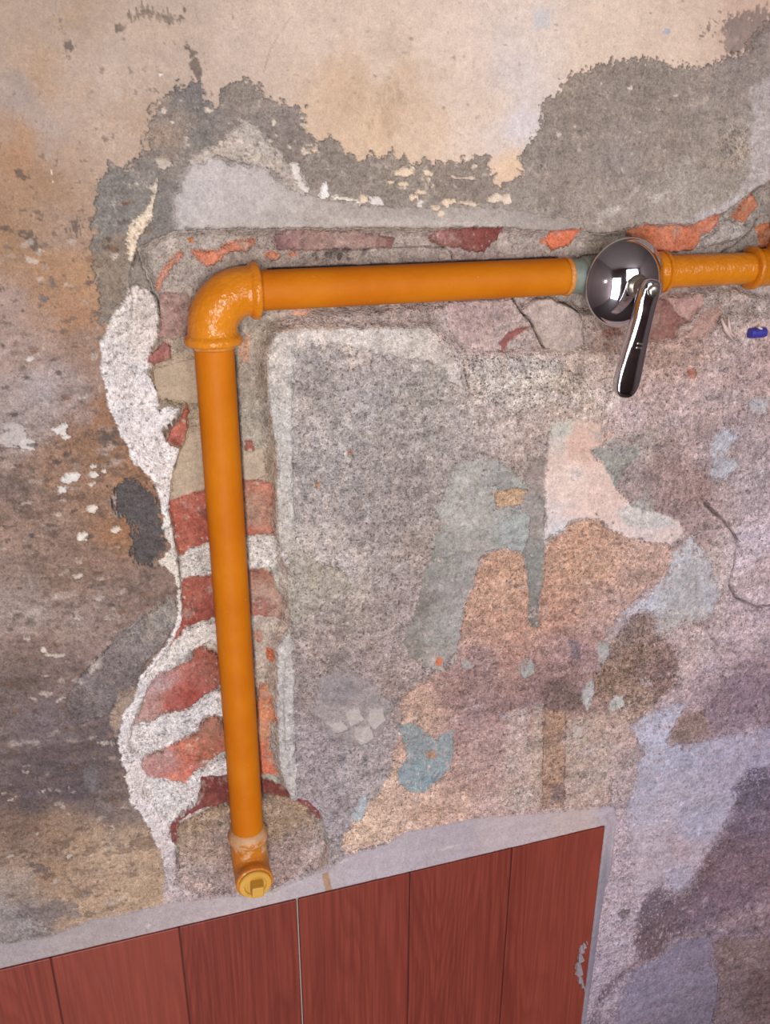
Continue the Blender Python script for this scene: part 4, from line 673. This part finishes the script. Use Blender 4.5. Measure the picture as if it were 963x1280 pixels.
# --- cement border around the tiles: own piece of the setting
TZ, TX1, TF = -0.5610, 0.3775, 0.0062       # top edge, right edge and face of the tiles
upper = pw([(-300, 1240), (0, 1180), (65, 1169), (113, 1149), (171, 1138), (209, 1128), (300, 1118), (345, 1111), (385, 1094), (413, 1084), (430, 1070), (481, 1056), (509, 1039), (550, 1032), (594, 1022), (639, 1018), (712, 1013), (767, 1007), (771, 1020), (765, 1080), (754, 1121), (744, 1190), (733, 1258), (722, 1320)])
tp = np.vstack([upper, [[TX1 + 0.004, -1.5], [-0.59, -1.5], [-0.59, upper[0, 1]]]])
idx = sub(tp, 0.006); sd = sdist(idx, tp) * 1e3 + 0.7 * nA[idx] * 1.4 + 0.5 * nB[idx]
a = sst(-0.3, 0.3, sd); kk = a > 0.001; idx = idx[kk]; a = a[kk]; sd = sd[kk]
C = colours(idx, [(20, 1200, (158, 146, 146)), (120, 1165, (162, 148, 146)), (220, 1150, (172, 156, 156)), (320, 1130, (182, 166, 166)), (400, 1100, (176, 164, 168)), (470, 1080, (176, 162, 168)), (560, 1050, (172, 158, 164)), (640, 1040, (182, 164, 166)), (720, 1025, (188, 166, 160)), (764, 1020, (176, 160, 168)), (755, 1100, (150, 140, 152)), (740, 1200, (140, 128, 140))])
C *= (1 + 0.07 * nE[idx] + 0.06 * nB[idx])[:, None]
tip = np.minimum(np.maximum(Z[idx] - TZ, 0), 0.05) + np.maximum(X[idx] - TX1, 0)
COLR[idx] = COLR[idx] * (1 - a[:, None]) + C * a[:, None]
H[idx] = H[idx] * (1 - a) + a * (0.0012 + 0.0040 * sst(0.012, 0.0, tip) + 0.00035 * nE[idx])
beh = (X < TX1 + 0.0002) & (Z < TZ + 0.0002); H[beh] = -0.003
GRIT[idx] = GRIT[idx] * (1 - a) + 0.12 * a; BMP[idx] = BMP[idx] * (1 - a) + 0.22 * a; RGH[idx] = RGH[idx] * (1 - a) + 0.75 * a
PARTS.append(('trim_1', None, 'structure')); TRIM_ID = len(PARTS) - 1; PART[idx[a > 0.5]] = TRIM_ID
layer([(402, 1091), (410, 1088), (414, 1109), (406, 1112)], (168, 126, 88), jit=0.3, fine=0.4, soft=0.4, alpha=0.9)
for q in (blob(185, 1153, 8, 4), blob(430, 1075, 14, 5, -20), blob(560, 1058, 30, 3, -14), blob(120, 1188, 30, 3, -12)): layer(q, (196, 182, 178), jit=0.4, fine=0.6, soft=0.5, dh=0.5, alpha=0.8)

rough = np.clip((GRIT - 0.08) * 3.2, 0, 1)
COLR *= (1 + rough * (0.17 * np.roll(nB, 4321 + 11 * NU) + 0.20 * np.roll(nD, 99 + 7 * NU) + 0.18 * np.roll(nE, 17 * NU) + 0.08 * nG))[:, None]
def shift(f_, dx, dy): return np.roll(f_, dx + dy * NU)
pat = sst(0.16, 0.24, shift(nB, 301, 57)) * -0.20 + sst(0.17, 0.25, shift(nB, 77, 203)) * 0.20            # worn spots with a clear edge
pat += sst(0.20, 0.27, shift(nE, 51, 91)) * -0.16 + sst(0.22, 0.29, shift(nE, 411, 12)) * 0.14               # trowel drag
pat += sst(0.34, 0.42, shift(nF, 10, 33)) * -0.30 + sst(0.36, 0.44, shift(nF, 93, 8)) * 0.30                 # single sand grains
rid = np.exp(-(shift(nA, 20, 140) / 0.022) ** 2) * sst(0.0, 0.2, shift(nG, 200, 10))                         # hairline crazing
pat -= 0.22 * rid
COLR *= np.clip(1 + rough * (pat + 0.015), 0.3, 1.7)[:, None]
H += rough * (0.00030 * pat - 0.0003 * rid)
warm = (0.10 * np.roll(nA, 31 * NU + 555) + 0.06 * np.roll(nC, 3 * NU)) * rough
COLR *= np.column_stack([1 + warm * 0.8, np.ones(NP_), 1 - warm])
lum = COLR @ np.array([0.30, 0.50, 0.20])
COLR = COLR + (lum[:, None] * np.array([1.02, 0.99, 1.0]) - COLR) * 0.15
COLR = np.clip(COLR, 0.004, 0.86)
H += rough * (0.00055 * nB + 0.00030 * nD)
# ------------------------------------------------------------------ cut the relief into its pieces
co = np.column_stack([X, -H, Z])
jj, ii = np.meshgrid(np.arange(NV - 1), np.arange(NU - 1), indexing='ij')
q0 = (jj * NU + ii).ravel()
quads = np.column_stack([q0, q0 + NU, q0 + NU + 1, q0 + 1])
fp = PART[q0]
hid = ((X < TX1 - 0.008) & (Z < TZ - 0.012))          # nothing is modelled behind the tiles
keepf = ~(hid[quads].all(1)); quads = quads[keepf]; fp = fp[keepf]

def relief_piece(name, q, skirt):
    used, inv = np.unique(q, return_inverse=True); q = inv.reshape(-1, 4); n = len(used)
    P = co[used]; A = np.column_stack([COLR[used], np.ones(n)]); G = np.column_stack([GRIT[used], BMP[used], RGH[used], np.ones(n)])
    e = np.vstack([q[:, [0, 1]], q[:, [1, 2]], q[:, [2, 3]], q[:, [3, 0]]]); key = np.sort(e, 1); kk = key[:, 0].astype(np.int64) * n + key[:, 1]
    _, first, cnt = np.unique(kk, return_index=True, return_counts=True); be = e[first[cnt == 1]]
    bv, binv = np.unique(be, return_inverse=True); binv = binv.reshape(-1, 2)
    back = P[bv].copy(); back[:, 1] += skirt
    sq = np.column_stack([be[:, 1], be[:, 0], n + binv[:, 0], n + binv[:, 1]])
    P = np.vstack([P, back]); A = np.vstack([A, A[bv]]); G = np.vstack([G, G[bv]])
    Q = np.vstack([q, sq]).astype(np.int32)
    me = bpy.data.meshes.new(name); me.vertices.add(len(P)); me.vertices.foreach_set('co', P.astype(np.float32).ravel())
    me.loops.add(Q.size); me.loops.foreach_set('vertex_index', Q.ravel()); me.polygons.add(len(Q))
    me.polygons.foreach_set('loop_start', np.arange(0, Q.size, 4, dtype=np.int32))
    sm = np.zeros(len(Q), bool); sm[:len(q)] = True; me.polygons.foreach_set('use_smooth', sm)
    me.update(calc_edges=True)
    for nm, arr in (('pigment', A), ('grit', G)):
        at = me.attributes.new(nm, 'FLOAT_COLOR', 'POINT'); at.data.foreach_set('color', arr.astype(np.float32).ravel())
    me.materials.append(M_WALL)
    o = bpy.data.objects.new(name, me); COL.objects.link(o); return o

wall = None
for pid, spec in enumerate(PARTS):
    q = quads[fp == pid]
    if len(q) == 0: continue
    o = relief_piece(spec[0], q, 0.012 if pid else 0.02)
    if pid == 0:
        wall = setp(o, 'old wall of peeling cream paint and bared render with a chased pipe', 'wall', None, 'structure')
    elif pid == TRIM_ID:
        setp(o, 'grey cement border along the top and right edge of the wood-look tiles', 'trim', None, 'structure')
        trim = o
    else:
        o.parent = wall
        if spec[1]: o['label'] = spec[1]
sc = MB()   # scrap of mortar stuck to the tile edge
rs = random.Random(3); ptsS = [pw([p_], 0.0085)[0] for p_ in ((734, 1182), (727, 1190), (723, 1210), (725, 1228), (731, 1240))]
for q_ in range(9):
    k_ = q_ / 8 * 4; i0 = min(int(k_), 3); p_ = ptsS[i0] + (ptsS[i0 + 1] - ptsS[i0]) * (k_ - i0)
    w_ = 0.0042 * math.sin(math.pi * (q_ + 0.7) / 9.4)
    sc.sweep([(p_[0] + 0.0012 + rs.uniform(-.0008, .0008), -0.0040 - rs.uniform(0, .0012), p_[1] + 0.0050), (p_[0] + 0.0012, -0.0068 - rs.uniform(0, .0012), p_[1] + rs.uniform(-.001, .001)), (p_[0] + 0.0014 + rs.uniform(-.0008, .0008), -0.0040, p_[1] - 0.0050)],
             [w_ * 0.5, w_ * rs.uniform(0.7, 0.95), w_ * 0.5], 7, True, 0.7, q_)
sc.build('mortar_scrap', M_CEMENT, trim, smooth=False)

# ------------------------------------------------------------------ wood-look tiles
tiles = empty('tiled_dado', (0.1013, 0.0, -1.5))
setp(tiles, 'reddish brown wood-look tiles covering the lower wall beneath the orange pipe', 'tiles')
PWD = 0.0920
XS = [TX1 - PWD * k_ for k_ in range(0, 8)]
XS[1:6] = [0.2874, 0.1955, 0.1012, 0.0090, -0.0838]; XS[6] = -0.1762; XS[7] = -0.2686
FLOOR_Z = -1.5
def plank(x0, x1, parent):
    g = 0.0005; b = MB(); d_ = 0.008
    b.box(((x0 + x1) / 2, -TF + d_ / 2, (TZ + FLOOR_Z) / 2), (x1 - x0 - 2 * g, d_, TZ - FLOOR_Z))
    return b.build('plank', M_TILE, parent, smooth=False, bevel=0.0006)
for a_, b_ in ((3, 0), (6, 3)):
    x0, x1 = XS[a_], XS[b_]; gap = 0.0005
    t = MB(); t.box(((x0 + x1) / 2, -TF + 0.0075, (TZ + FLOOR_Z) / 2 - 0.0005), (x1 - x0 - 2 * gap, 0.0125, TZ - FLOOR_Z - 0.001))
    tl = t.build('tile', plain('tile_groove', (78, 34, 28), 0.6, 0, 0.1, 200), tiles, smooth=False)
    tl['label'] = 'left tile of the pair divided by the pale joint' if a_ == 6 else 'right tile of the pair, ending at the cement border'
    for k_ in range(b_, a_):
        plank(XS[k_ + 1] + (gap if k_ + 1 == a_ else 0), XS[k_] - (gap if k_ == b_ else 0), tl)
g_ = MB(); g_.box((XS[3], -TF + 0.0050, (TZ + FLOOR_Z) / 2), (0.0024, 0.0070, TZ - FLOOR_Z)); g_.build('grout_joint', M_GROUT, tiles, smooth=False)

# ------------------------------------------------------------------ the orange gas pipe
PZ, PX, PR = -0.0872, 0.0668, 0.0119
pipe = empty('gas_pipe', (PX, 0.0, PZ))
setp(pipe, 'orange painted gas pipe with an elbow running across and down the wall', 'pipe')
BZ = -0.4885                                          # where the vertical pipe enters the lower elbow
def jitter_path(a_, b_, n, amp, seed):
    r = random.Random(seed); a_ = Vector(a_); b_ = Vector(b_); return [a_.lerp(b_, i / (n - 1)) for i in range(n)]
b = MB(); n = 60; b.sweep(jitter_path((PX + 0.022, 0, PZ), (0.2995, 0, PZ), n, 0, 1), [PR] * (n - 2) + [PR * 0.99, PR * 0.95], 48, True, 0.004, 2)
hp = b.build('pipe_length', M_PIPE, pipe); hp['label'] = 'horizontal orange pipe length'
b = MB(); b.sweep([(0.2985, 0, PZ), (0.3010, 0, PZ), (0.3018, 0, PZ)], [PR + 0.0004, PR + 0.0005, PR - 0.001], 48, True, 0.03, 8); b.build('paint_edge', M_FITOLD, hp)
b = MB(); n = 90; b.sweep(jitter_path((PX, 0, PZ - 0.022), (PX, 0, BZ - 0.006), n, 0, 3), [PR] * n, 48, True, 0.004, 4)
b.build('pipe_length', M_PIPE, pipe)['label'] = 'vertical orange pipe length'
# upper elbow
RB_ = 0.0215; ER = 0.0146; path = []; rad = []
def arm(dx, dz, s):    # from mouth to bend start
    return [(PX + dx * s, 0, PZ + dz * s)]
mouth = 0.0285
prof = [(mouth, 0.0128), (mouth, 0.0162), (mouth - 0.0012, 0.0170), (mouth - 0.0034, 0.0170), (mouth - 0.0048, 0.0160), (mouth - 0.0058, 0.0150), (RB_ + 0.0005, ER)]
for s_, r_ in prof: path.append((PX + s_, 0, PZ)); rad.append(r_)
for k_ in range(1, 14):
    t_ = math.pi / 2 * k_ / 14; c0 = (PX + RB_, PZ - RB_)
    path.append((c0[0] - RB_ * math.sin(t_), 0, c0[1] + RB_ * math.cos(t_))); rad.append(ER + 0.0006 * math.sin(2 * t_))
for s_, r_ in prof[::-1]: path.append((PX, 0, PZ - s_ - 0.0015)); rad.append(r_ * 1.03)
def sweep_elbow(bm, path, rad, seg=48):
    """rings whose planes are given by the smooth centre line, so stepped radii stay clean"""
    P = [Vector(p_) for p_ in path]; tans = []
    for i in range(len(P)):
        a_ = i; c_ = i
        while a_ > 0 and (P[i] - P[a_]).length < 1e-4: a_ -= 1
        while c_ < len(P) - 1 and (P[c_] - P[i]).length < 1e-4: c_ += 1
        tans.append((P[c_] - P[a_]).normalized())
    v = []; f = []; up = Vector((0, 1, 0))
    for p_, t_, r_ in zip(P, tans, rad):
        side = t_.cross(up).normalized(); u2 = side.cross(t_)
        for k_ in range(seg):
            a_ = 2 * math.pi * k_ / seg; v.append(p_ + (side * math.cos(a_) + u2 * math.sin(a_)) * r_)
    for i in range(len(P) - 1):
        for k_ in range(seg):
            k2 = (k_ + 1) % seg; f.append([i * seg + k_, (i + 1) * seg + k_, (i + 1) * seg + k2, i * seg + k2])
    f.append(list(range(seg))); f.append([(len(P) - 1) * seg + k_ for k_ in range(seg)][::-1])
    bm.add(v, f)
b = MB(); sweep_elbow(b, path, rad); b.build('elbow', M_FIT, pipe)['label'] = 'glossy orange corner elbow with raised rims'
# sealing paste at the mouths
b = MB(); b.sweep([(PX, 0, PZ - mouth - 0.0015), (PX, 0, PZ - mouth - 0.0035), (PX, 0, PZ - mouth - 0.0045)], [0.0136, 0.0132, 0.0120], 40, True, 0.04, 9); b.build('seal_bead', M_FITOLD, pipe)
# lower elbow, turned out of the wall and closed by a plug
path = []; rad = []
low = BZ
for s_, r_ in ((0.0, 0.0124), (0.0, 0.0140), (-0.0012, 0.0149), (-0.0036, 0.0150), (-0.0050, 0.0144), (-0.0065, 0.0138)): path.append((PX, 0, low + s_)); rad.append(r_)
RL = 0.0150; cz = -0.5035
for k_ in range(0, 13):
    t_ = math.pi / 2 * k_ / 12; path.append((PX, -RL + RL * math.cos(t_), cz - RL * math.sin(t_))); rad.append(0.0138)
yz = cz - RL
for s_, r_ in ((0.0165, 0.0137), (0.0175, 0.0140), (0.0215, 0.0141), (0.0225, 0.0134), (0.0225, 0.0112)): path.append((PX, -s_, yz)); rad.append(r_)
b = MB(); P = [Vector(p_) for p_ in path]
def sweep_x(bm, P, rad, seg=44):
    tans = []
    for i in range(len(P)):
        a_ = i; c_ = i
        while a_ > 0 and (P[i] - P[a_]).length < 1e-4: a_ -= 1
        while c_ < len(P) - 1 and (P[c_] - P[i]).length < 1e-4: c_ += 1
        tans.append((P[c_] - P[a_]).normalized())
    v = []; f = []; up = Vector((1, 0, 0))
    for p_, t_, r_ in zip(P, tans, rad):
        side = t_.cross(up).normalized()
        for k_ in range(seg):
            a_ = 2 * math.pi * k_ / seg; v.append(p_ + (side * math.cos(a_) + up * math.sin(a_)) * r_)
    for i in range(len(P) - 1):
        for k_ in range(seg):
            k2 = (k_ + 1) % seg; f.append([i * seg + k_, (i + 1) * seg + k_, (i + 1) * seg + k2, i * seg + k2])
    f.append(list(range(seg))); f.append([(len(P) - 1) * seg + k_ for k_ in range(seg)][::-1])
    bm.add(v, f)
sweep_x(b, P, rad); le = b.build('elbow', M_FITOLD, pipe); le['label'] = 'worn orange lower elbow facing out of the wall'
b = MB(); b.sweep([(PX, 0, low + 0.0045), (PX, 0, low + 0.0015), (PX, 0, low - 0.0005), (PX, 0, low - 0.0040), (PX, 0, low - 0.0052)], [0.0122, 0.0132, 0.0146, 0.0152, 0.0146], 44, True, 0.06, 12); b.build('seal_bead', M_TAPE, pipe)
b = MB(); b.lathe((PX, -0.0205, yz), (0, -1, 0), [(0, 0.0122), (0.0035, 0.0122), (0.0042, 0.0116), (0.0044, 0.0085), (0.0034, 0.0078), (0.0034, 0.0)], 40)
pg = b.build('plug', M_PLUG, pipe, angle=40); pg['label'] = 'ochre plug with a square head'
b = MB(); b.box((PX + 0.0005, -0.0275, yz), (0.0088, 0.0100, 0.0092), Matrix.Rotation(math.radians(4), 3, 'Y')); b.build('square_head', M_PLUG, pg, smooth=False, bevel=0.0008)
# right of the valve: nipple and the next fitting
NR = 0.0109
b = MB(); n = 24; b.sweep(jitter_path((0.372, 0, PZ), (0.4500, 0, PZ), n, 0, 5), [NR] * n, 44, True, 0.008, 6); b.build('pipe_length', M_FIT, pipe)['label'] = 'short orange nipple right of the valve'
path = []; rad = []; EX = 0.4750; RR = 0.019
for s_, r_ in ((0.4430, 0.0112), (0.4432, 0.0142), (0.4440, 0.0148), (0.4462, 0.0148), (0.4476, 0.0138), (0.4495, 0.0130)): path.append((s_, 0, PZ)); rad.append(r_)
for k_ in range(0, 13):
    t_ = math.pi / 2 * k_ / 12; path.append((EX - RR + RR * math.sin(t_), 0, PZ + RR - RR * math.cos(t_))); rad.append(0.0130)
for s_, r_ in ((0.022, 0.0130), (0.0245, 0.0138), (0.026, 0.0148), (0.0285, 0.0148), (0.029, 0.0112)): path.append((EX, 0, PZ + s_)); rad.append(r_)
b = MB(); sweep_elbow(b, path, rad, 44); b.build('elbow', M_FIT, pipe)['label'] = 'orange fitting at the right edge'
b = MB(); n = 20; b.sweep(jitter_path((EX, 0, PZ + 0.024), (EX, 0, PZ + 0.40), n, 0, 7), [NR] * n, 40, True, 0.006, 7); b.build('pipe_length', M_PIPE, pipe)['label'] = 'orange riser beyond the right fitting'

# ------------------------------------------------------------------ chrome shut-off valve
VX, VZ = 0.3372, -0.0912
valve = empty('gas_valve', (VX, 0.0, VZ))
setp(valve, 'chrome gas shut-off valve with a domed cover and long lever on the orange pipe', 'valve')
b = MB(); b.lathe((0.3003, 0, PZ), (1, 0, 0), [(0, 0.0098), (0.0006, 0.0112), (0.0110, 0.0112), (0.0120, 0.0126), (0.0200, 0.0130), (0.040, 0.0130), (0.060, 0.0130), (0.0640, 0.0126)], 40)
vb = b.build('valve_body', M_GREEN, valve, angle=40); vb['label'] = 'bare grey-green valve body'
b = MB(); b.lathe((0.3635, 0, PZ), (1, 0, 0), [(0, 0.0112), (0.0004, 0.0138), (0.0070, 0.0140), (0.0078, 0.0132), (0.0084, 0.0128), (0.0088, 0.0140), (0.0112, 0.0136), (0.0120, 0.0108)], 44)
b.build('valve_collar', M_FIT, vb, angle=40)['label'] = 'orange painted valve collar'
BELL_Y = -0.0125; BR_ = 0.0290; BH = 0.0158
pr = [(-0.0010, BR_ - 0.0012), (-0.0012, BR_), (0.0, BR_ + 0.0003), (0.0012, BR_ + 0.0001)]
TM_ = math.radians(58)
for k_ in range(20, -1, -1):
    t_ = TM_ * k_ / 20 * 0.985 + 0.015
    pr.append((0.0018 + (BH - 0.0018) * (math.cos(t_) - math.cos(TM_)) / (1 - math.cos(TM_)), (BR_ - 0.0006) * math.sin(t_) / math.sin(TM_)))
b = MB(); b.lathe((VX, BELL_Y, VZ), (0, -1, 0), pr, 72); b.build('dome_cover', M_CHROME, valve)['label'] = 'polished chrome dome'
b = MB(); b.lathe((VX, BELL_Y, VZ), (0, 1, 0), [(-0.002, 0.009), (0.012, 0.009)], 24); b.build('bonnet', M_GREEN, valve)
SY = BELL_Y - BH
b = MB(); b.lathe((VX, SY + 0.003, VZ), (0, -1, 0), [(0, 0.0078), (0.0040, 0.0078), (0.0052, 0.0066), (0.0058, 0.0056), (0.0120, 0.0054), (0.0130, 0.0060), (0.0160, 0.0060)], 32)
st = b.build('stem', M_STEEL, valve, angle=40); st['label'] = 'round steel stem'
# lever: hub, then a long paddle with a raised ridge that hangs down
LY = SY - 0.0125; ang = math.radians(10.5)
ux = Vector((math.cos(ang), 0, -math.sin(ang))); uz = Vector((-math.sin(ang), 0, -math.cos(ang)))   # across, along (downwards)
secs = [(-0.007, 0.002, 0.002), (-0.0062, 0.0044, 0.0034), (-0.004, 0.0062, 0.0044), (0, 0.007, 0.0048), (0.006, 0.007, 0.0048), (0.012, 0.0068, 0.0045), (0.022, 0.0071, 0.0044), (0.034, 0.0078, 0.0044), (0.046, 0.0086, 0.0044), (0.056, 0.0092, 0.0044), (0.0610, 0.0090, 0.0043), (0.0648, 0.0080, 0.0040), (0.0676, 0.0062, 0.0034), (0.0692, 0.0040, 0.0024), (0.0700, 0.0014, 0.0010)]
v = []; f = []; seg = 20
for s_, w_, t_ in secs:
    lift = 0.003 * (max(s_, 0) / 0.07) ** 1.4
    for k_ in range(seg):
        a_ = 2 * math.pi * k_ / seg; cx_ = math.cos(a_); cy_ = math.sin(a_)
        ww = w_ * math.copysign(abs(cx_) ** 0.75, cx_); hh = t_ * math.copysign(abs(cy_) ** 0.42, cy_)
        if cy_ > 0.9 and 0.01 < s_ < 0.06: hh *= 1.12      # ridge along the front
        v.append(Vector((VX, LY, VZ)) + ux * ww + uz * s_ + Vector((0, -1, 0)) * (hh + lift))
for i in range(len(secs) - 1):
    for k_ in range(seg):
        k2 = (k_ + 1) % seg; f.append([i * seg + k_, i * seg + k2, (i + 1) * seg + k2, (i + 1) * seg + k_])
f.append(list(range(seg))[::-1]); f.append([(len(secs) - 1) * seg + k_ for k_ in range(seg)])
b = MB(); b.add(v, f); lev = b.build('lever', M_CHROME, valve); lev['label'] = 'long chrome lever hanging down'
sm = lev.modifiers.new('smooth', 'SUBSURF'); sm.levels = 1; sm.render_levels = 2
b = MB(); b.lathe(Vector((VX, LY - 0.0042, VZ)), (0, -1, 0), [(0, 0.0040), (0.0012, 0.0040), (0.0020, 0.0034), (0.0024, 0.0018), (0.0024, 0)], 28); b.build('screw', M_STEEL, lev)
for s_ in (0.0335, 0.0362):
    lift = 0.003 * (s_ / 0.07) ** 1.4; b = MB()
    b.box(Vector((VX, LY - 0.0050 - lift, VZ)) + uz * s_, (0.0042, 0.0008, 0.0011), Matrix.Rotation(ang, 3, 'Y')); b.build('raised_mark', M_STEEL, lev, smooth=False, bevel=0.0002)

# ------------------------------------------------------------------ small things stuck in the wall
def at(px_, py_, h_): p_ = pw([(px_, py_)], h_)[0]; return Vector((p_[0], -h_, p_[1]))
c_ = at(946, 416, 0.001)
wp = empty('wall_plug', c_); setp(wp, 'small blue plastic wall plug stuck in the wall right of the valve', 'wall plug')
b = MB(); b.lathe(c_ + Vector((-0.0065, 0, 0)), (1, 0, 0), [(0, 0.0024), (0.0004, 0.0036), (0.0030, 0.0038), (0.0033, 0.0034), (0.0040, 0.0034), (0.0043, 0.0038), (0.0085, 0.0038), (0.0088, 0.0033), (0.0096, 0.0033), (0.0100, 0.0038), (0.0135, 0.0036), (0.0140, 0.0022)], 16); b.build('sleeve', M_BLUE, wp, angle=30)
b = MB(); b.box(c_ + Vector((0.001, -0.001, 0.0036)), (0.004, 0.003, 0.0016), Matrix.Rotation(0.5, 3, 'Y')); b.build('torn_edge', M_WHITEP, wp, smooth=False, bevel=0.0003)
sl = empty('plastic_sliver', at(908, 412, 0.002)); setp(sl, 'whitish forked sliver stuck in the mortar between the pink brick and the blue plug', 'sliver')
for pts_, r_ in ((((902, 398, .001), (908, 412, .0026), (917, 426, .001)), 0.0016), (((911, 396, .001), (912, 408, .0024), (916, 420, .0012)), 0.0011), (((906, 404, .0005), (911, 414, .0022), (921, 423, .0005)), 0.0012)):
    b = MB(); b.sweep([at(*p_) for p_ in pts_], [r_ * 0.5, r_, r_ * 0.45], 7, True, 0.3, int(r_ * 1e5)); b.build('prong', M_WHITEP, sl)

# ------------------------------------------------------------------ the rest of the room (seen only in the chrome)
def slab(name, c, e, mat, label, cat):
    b = MB(); b.box(c, e); o = b.build(name, mat, None, smooth=False); return setp(o, label, cat, None, 'structure')
X0, X1, Y0, CEIL = -0.60, 1.80, -2.0, 0.92
slab('floor', ((X0 + X1) / 2, Y0 / 2, FLOOR_Z - 0.02), (X1 - X0 + 0.08, -Y0 + 0.16, 0.04), M_FLOOR, 'dull grey floor of the room behind the camera', 'floor')
slab('ceiling', ((X0 + X1) / 2, Y0 / 2, CEIL + 0.02), (X1 - X0 + 0.08, -Y0 + 0.16, 0.04), M_CEIL, 'pale ceiling of the room behind the camera', 'ceiling')
slab('wall_left', (X0 - 0.02, Y0 / 2, (FLOOR_Z + CEIL) / 2), (0.04, -Y0 + 0.16, CEIL - FLOOR_Z), M_ROOM, 'plain side wall out of view on the left', 'wall')
slab('wall_right', (X1 + 0.02, Y0 / 2, (FLOOR_Z + CEIL) / 2), (0.04, -Y0 + 0.16, CEIL - FLOOR_Z), M_ROOM, 'plain side wall out of view on the right', 'wall')
wx0, wx1, wz0, wz1 = 0.52, 1.58, -0.03, 0.83
dx0, dx1, dz1 = -0.56, 0.12, 0.26
b = MB()
for (a_, c2, e_, g2) in ((X0, dx0, FLOOR_Z, CEIL), (dx0, dx1, dz1, CEIL), (dx1, wx0, FLOOR_Z, CEIL), (wx1, X1, FLOOR_Z, CEIL), (wx0, wx1, FLOOR_Z, wz0), (wx0, wx1, wz1, CEIL)):
    b.box(((a_ + c2) / 2, Y0 - 0.03, (e_ + g2) / 2), (c2 - a_, 0.06, g2 - e_))
setp(b.build('wall_front', M_ROOM, None, smooth=False), 'plain wall behind the camera with a window and a doorway', 'wall', None, 'structure')
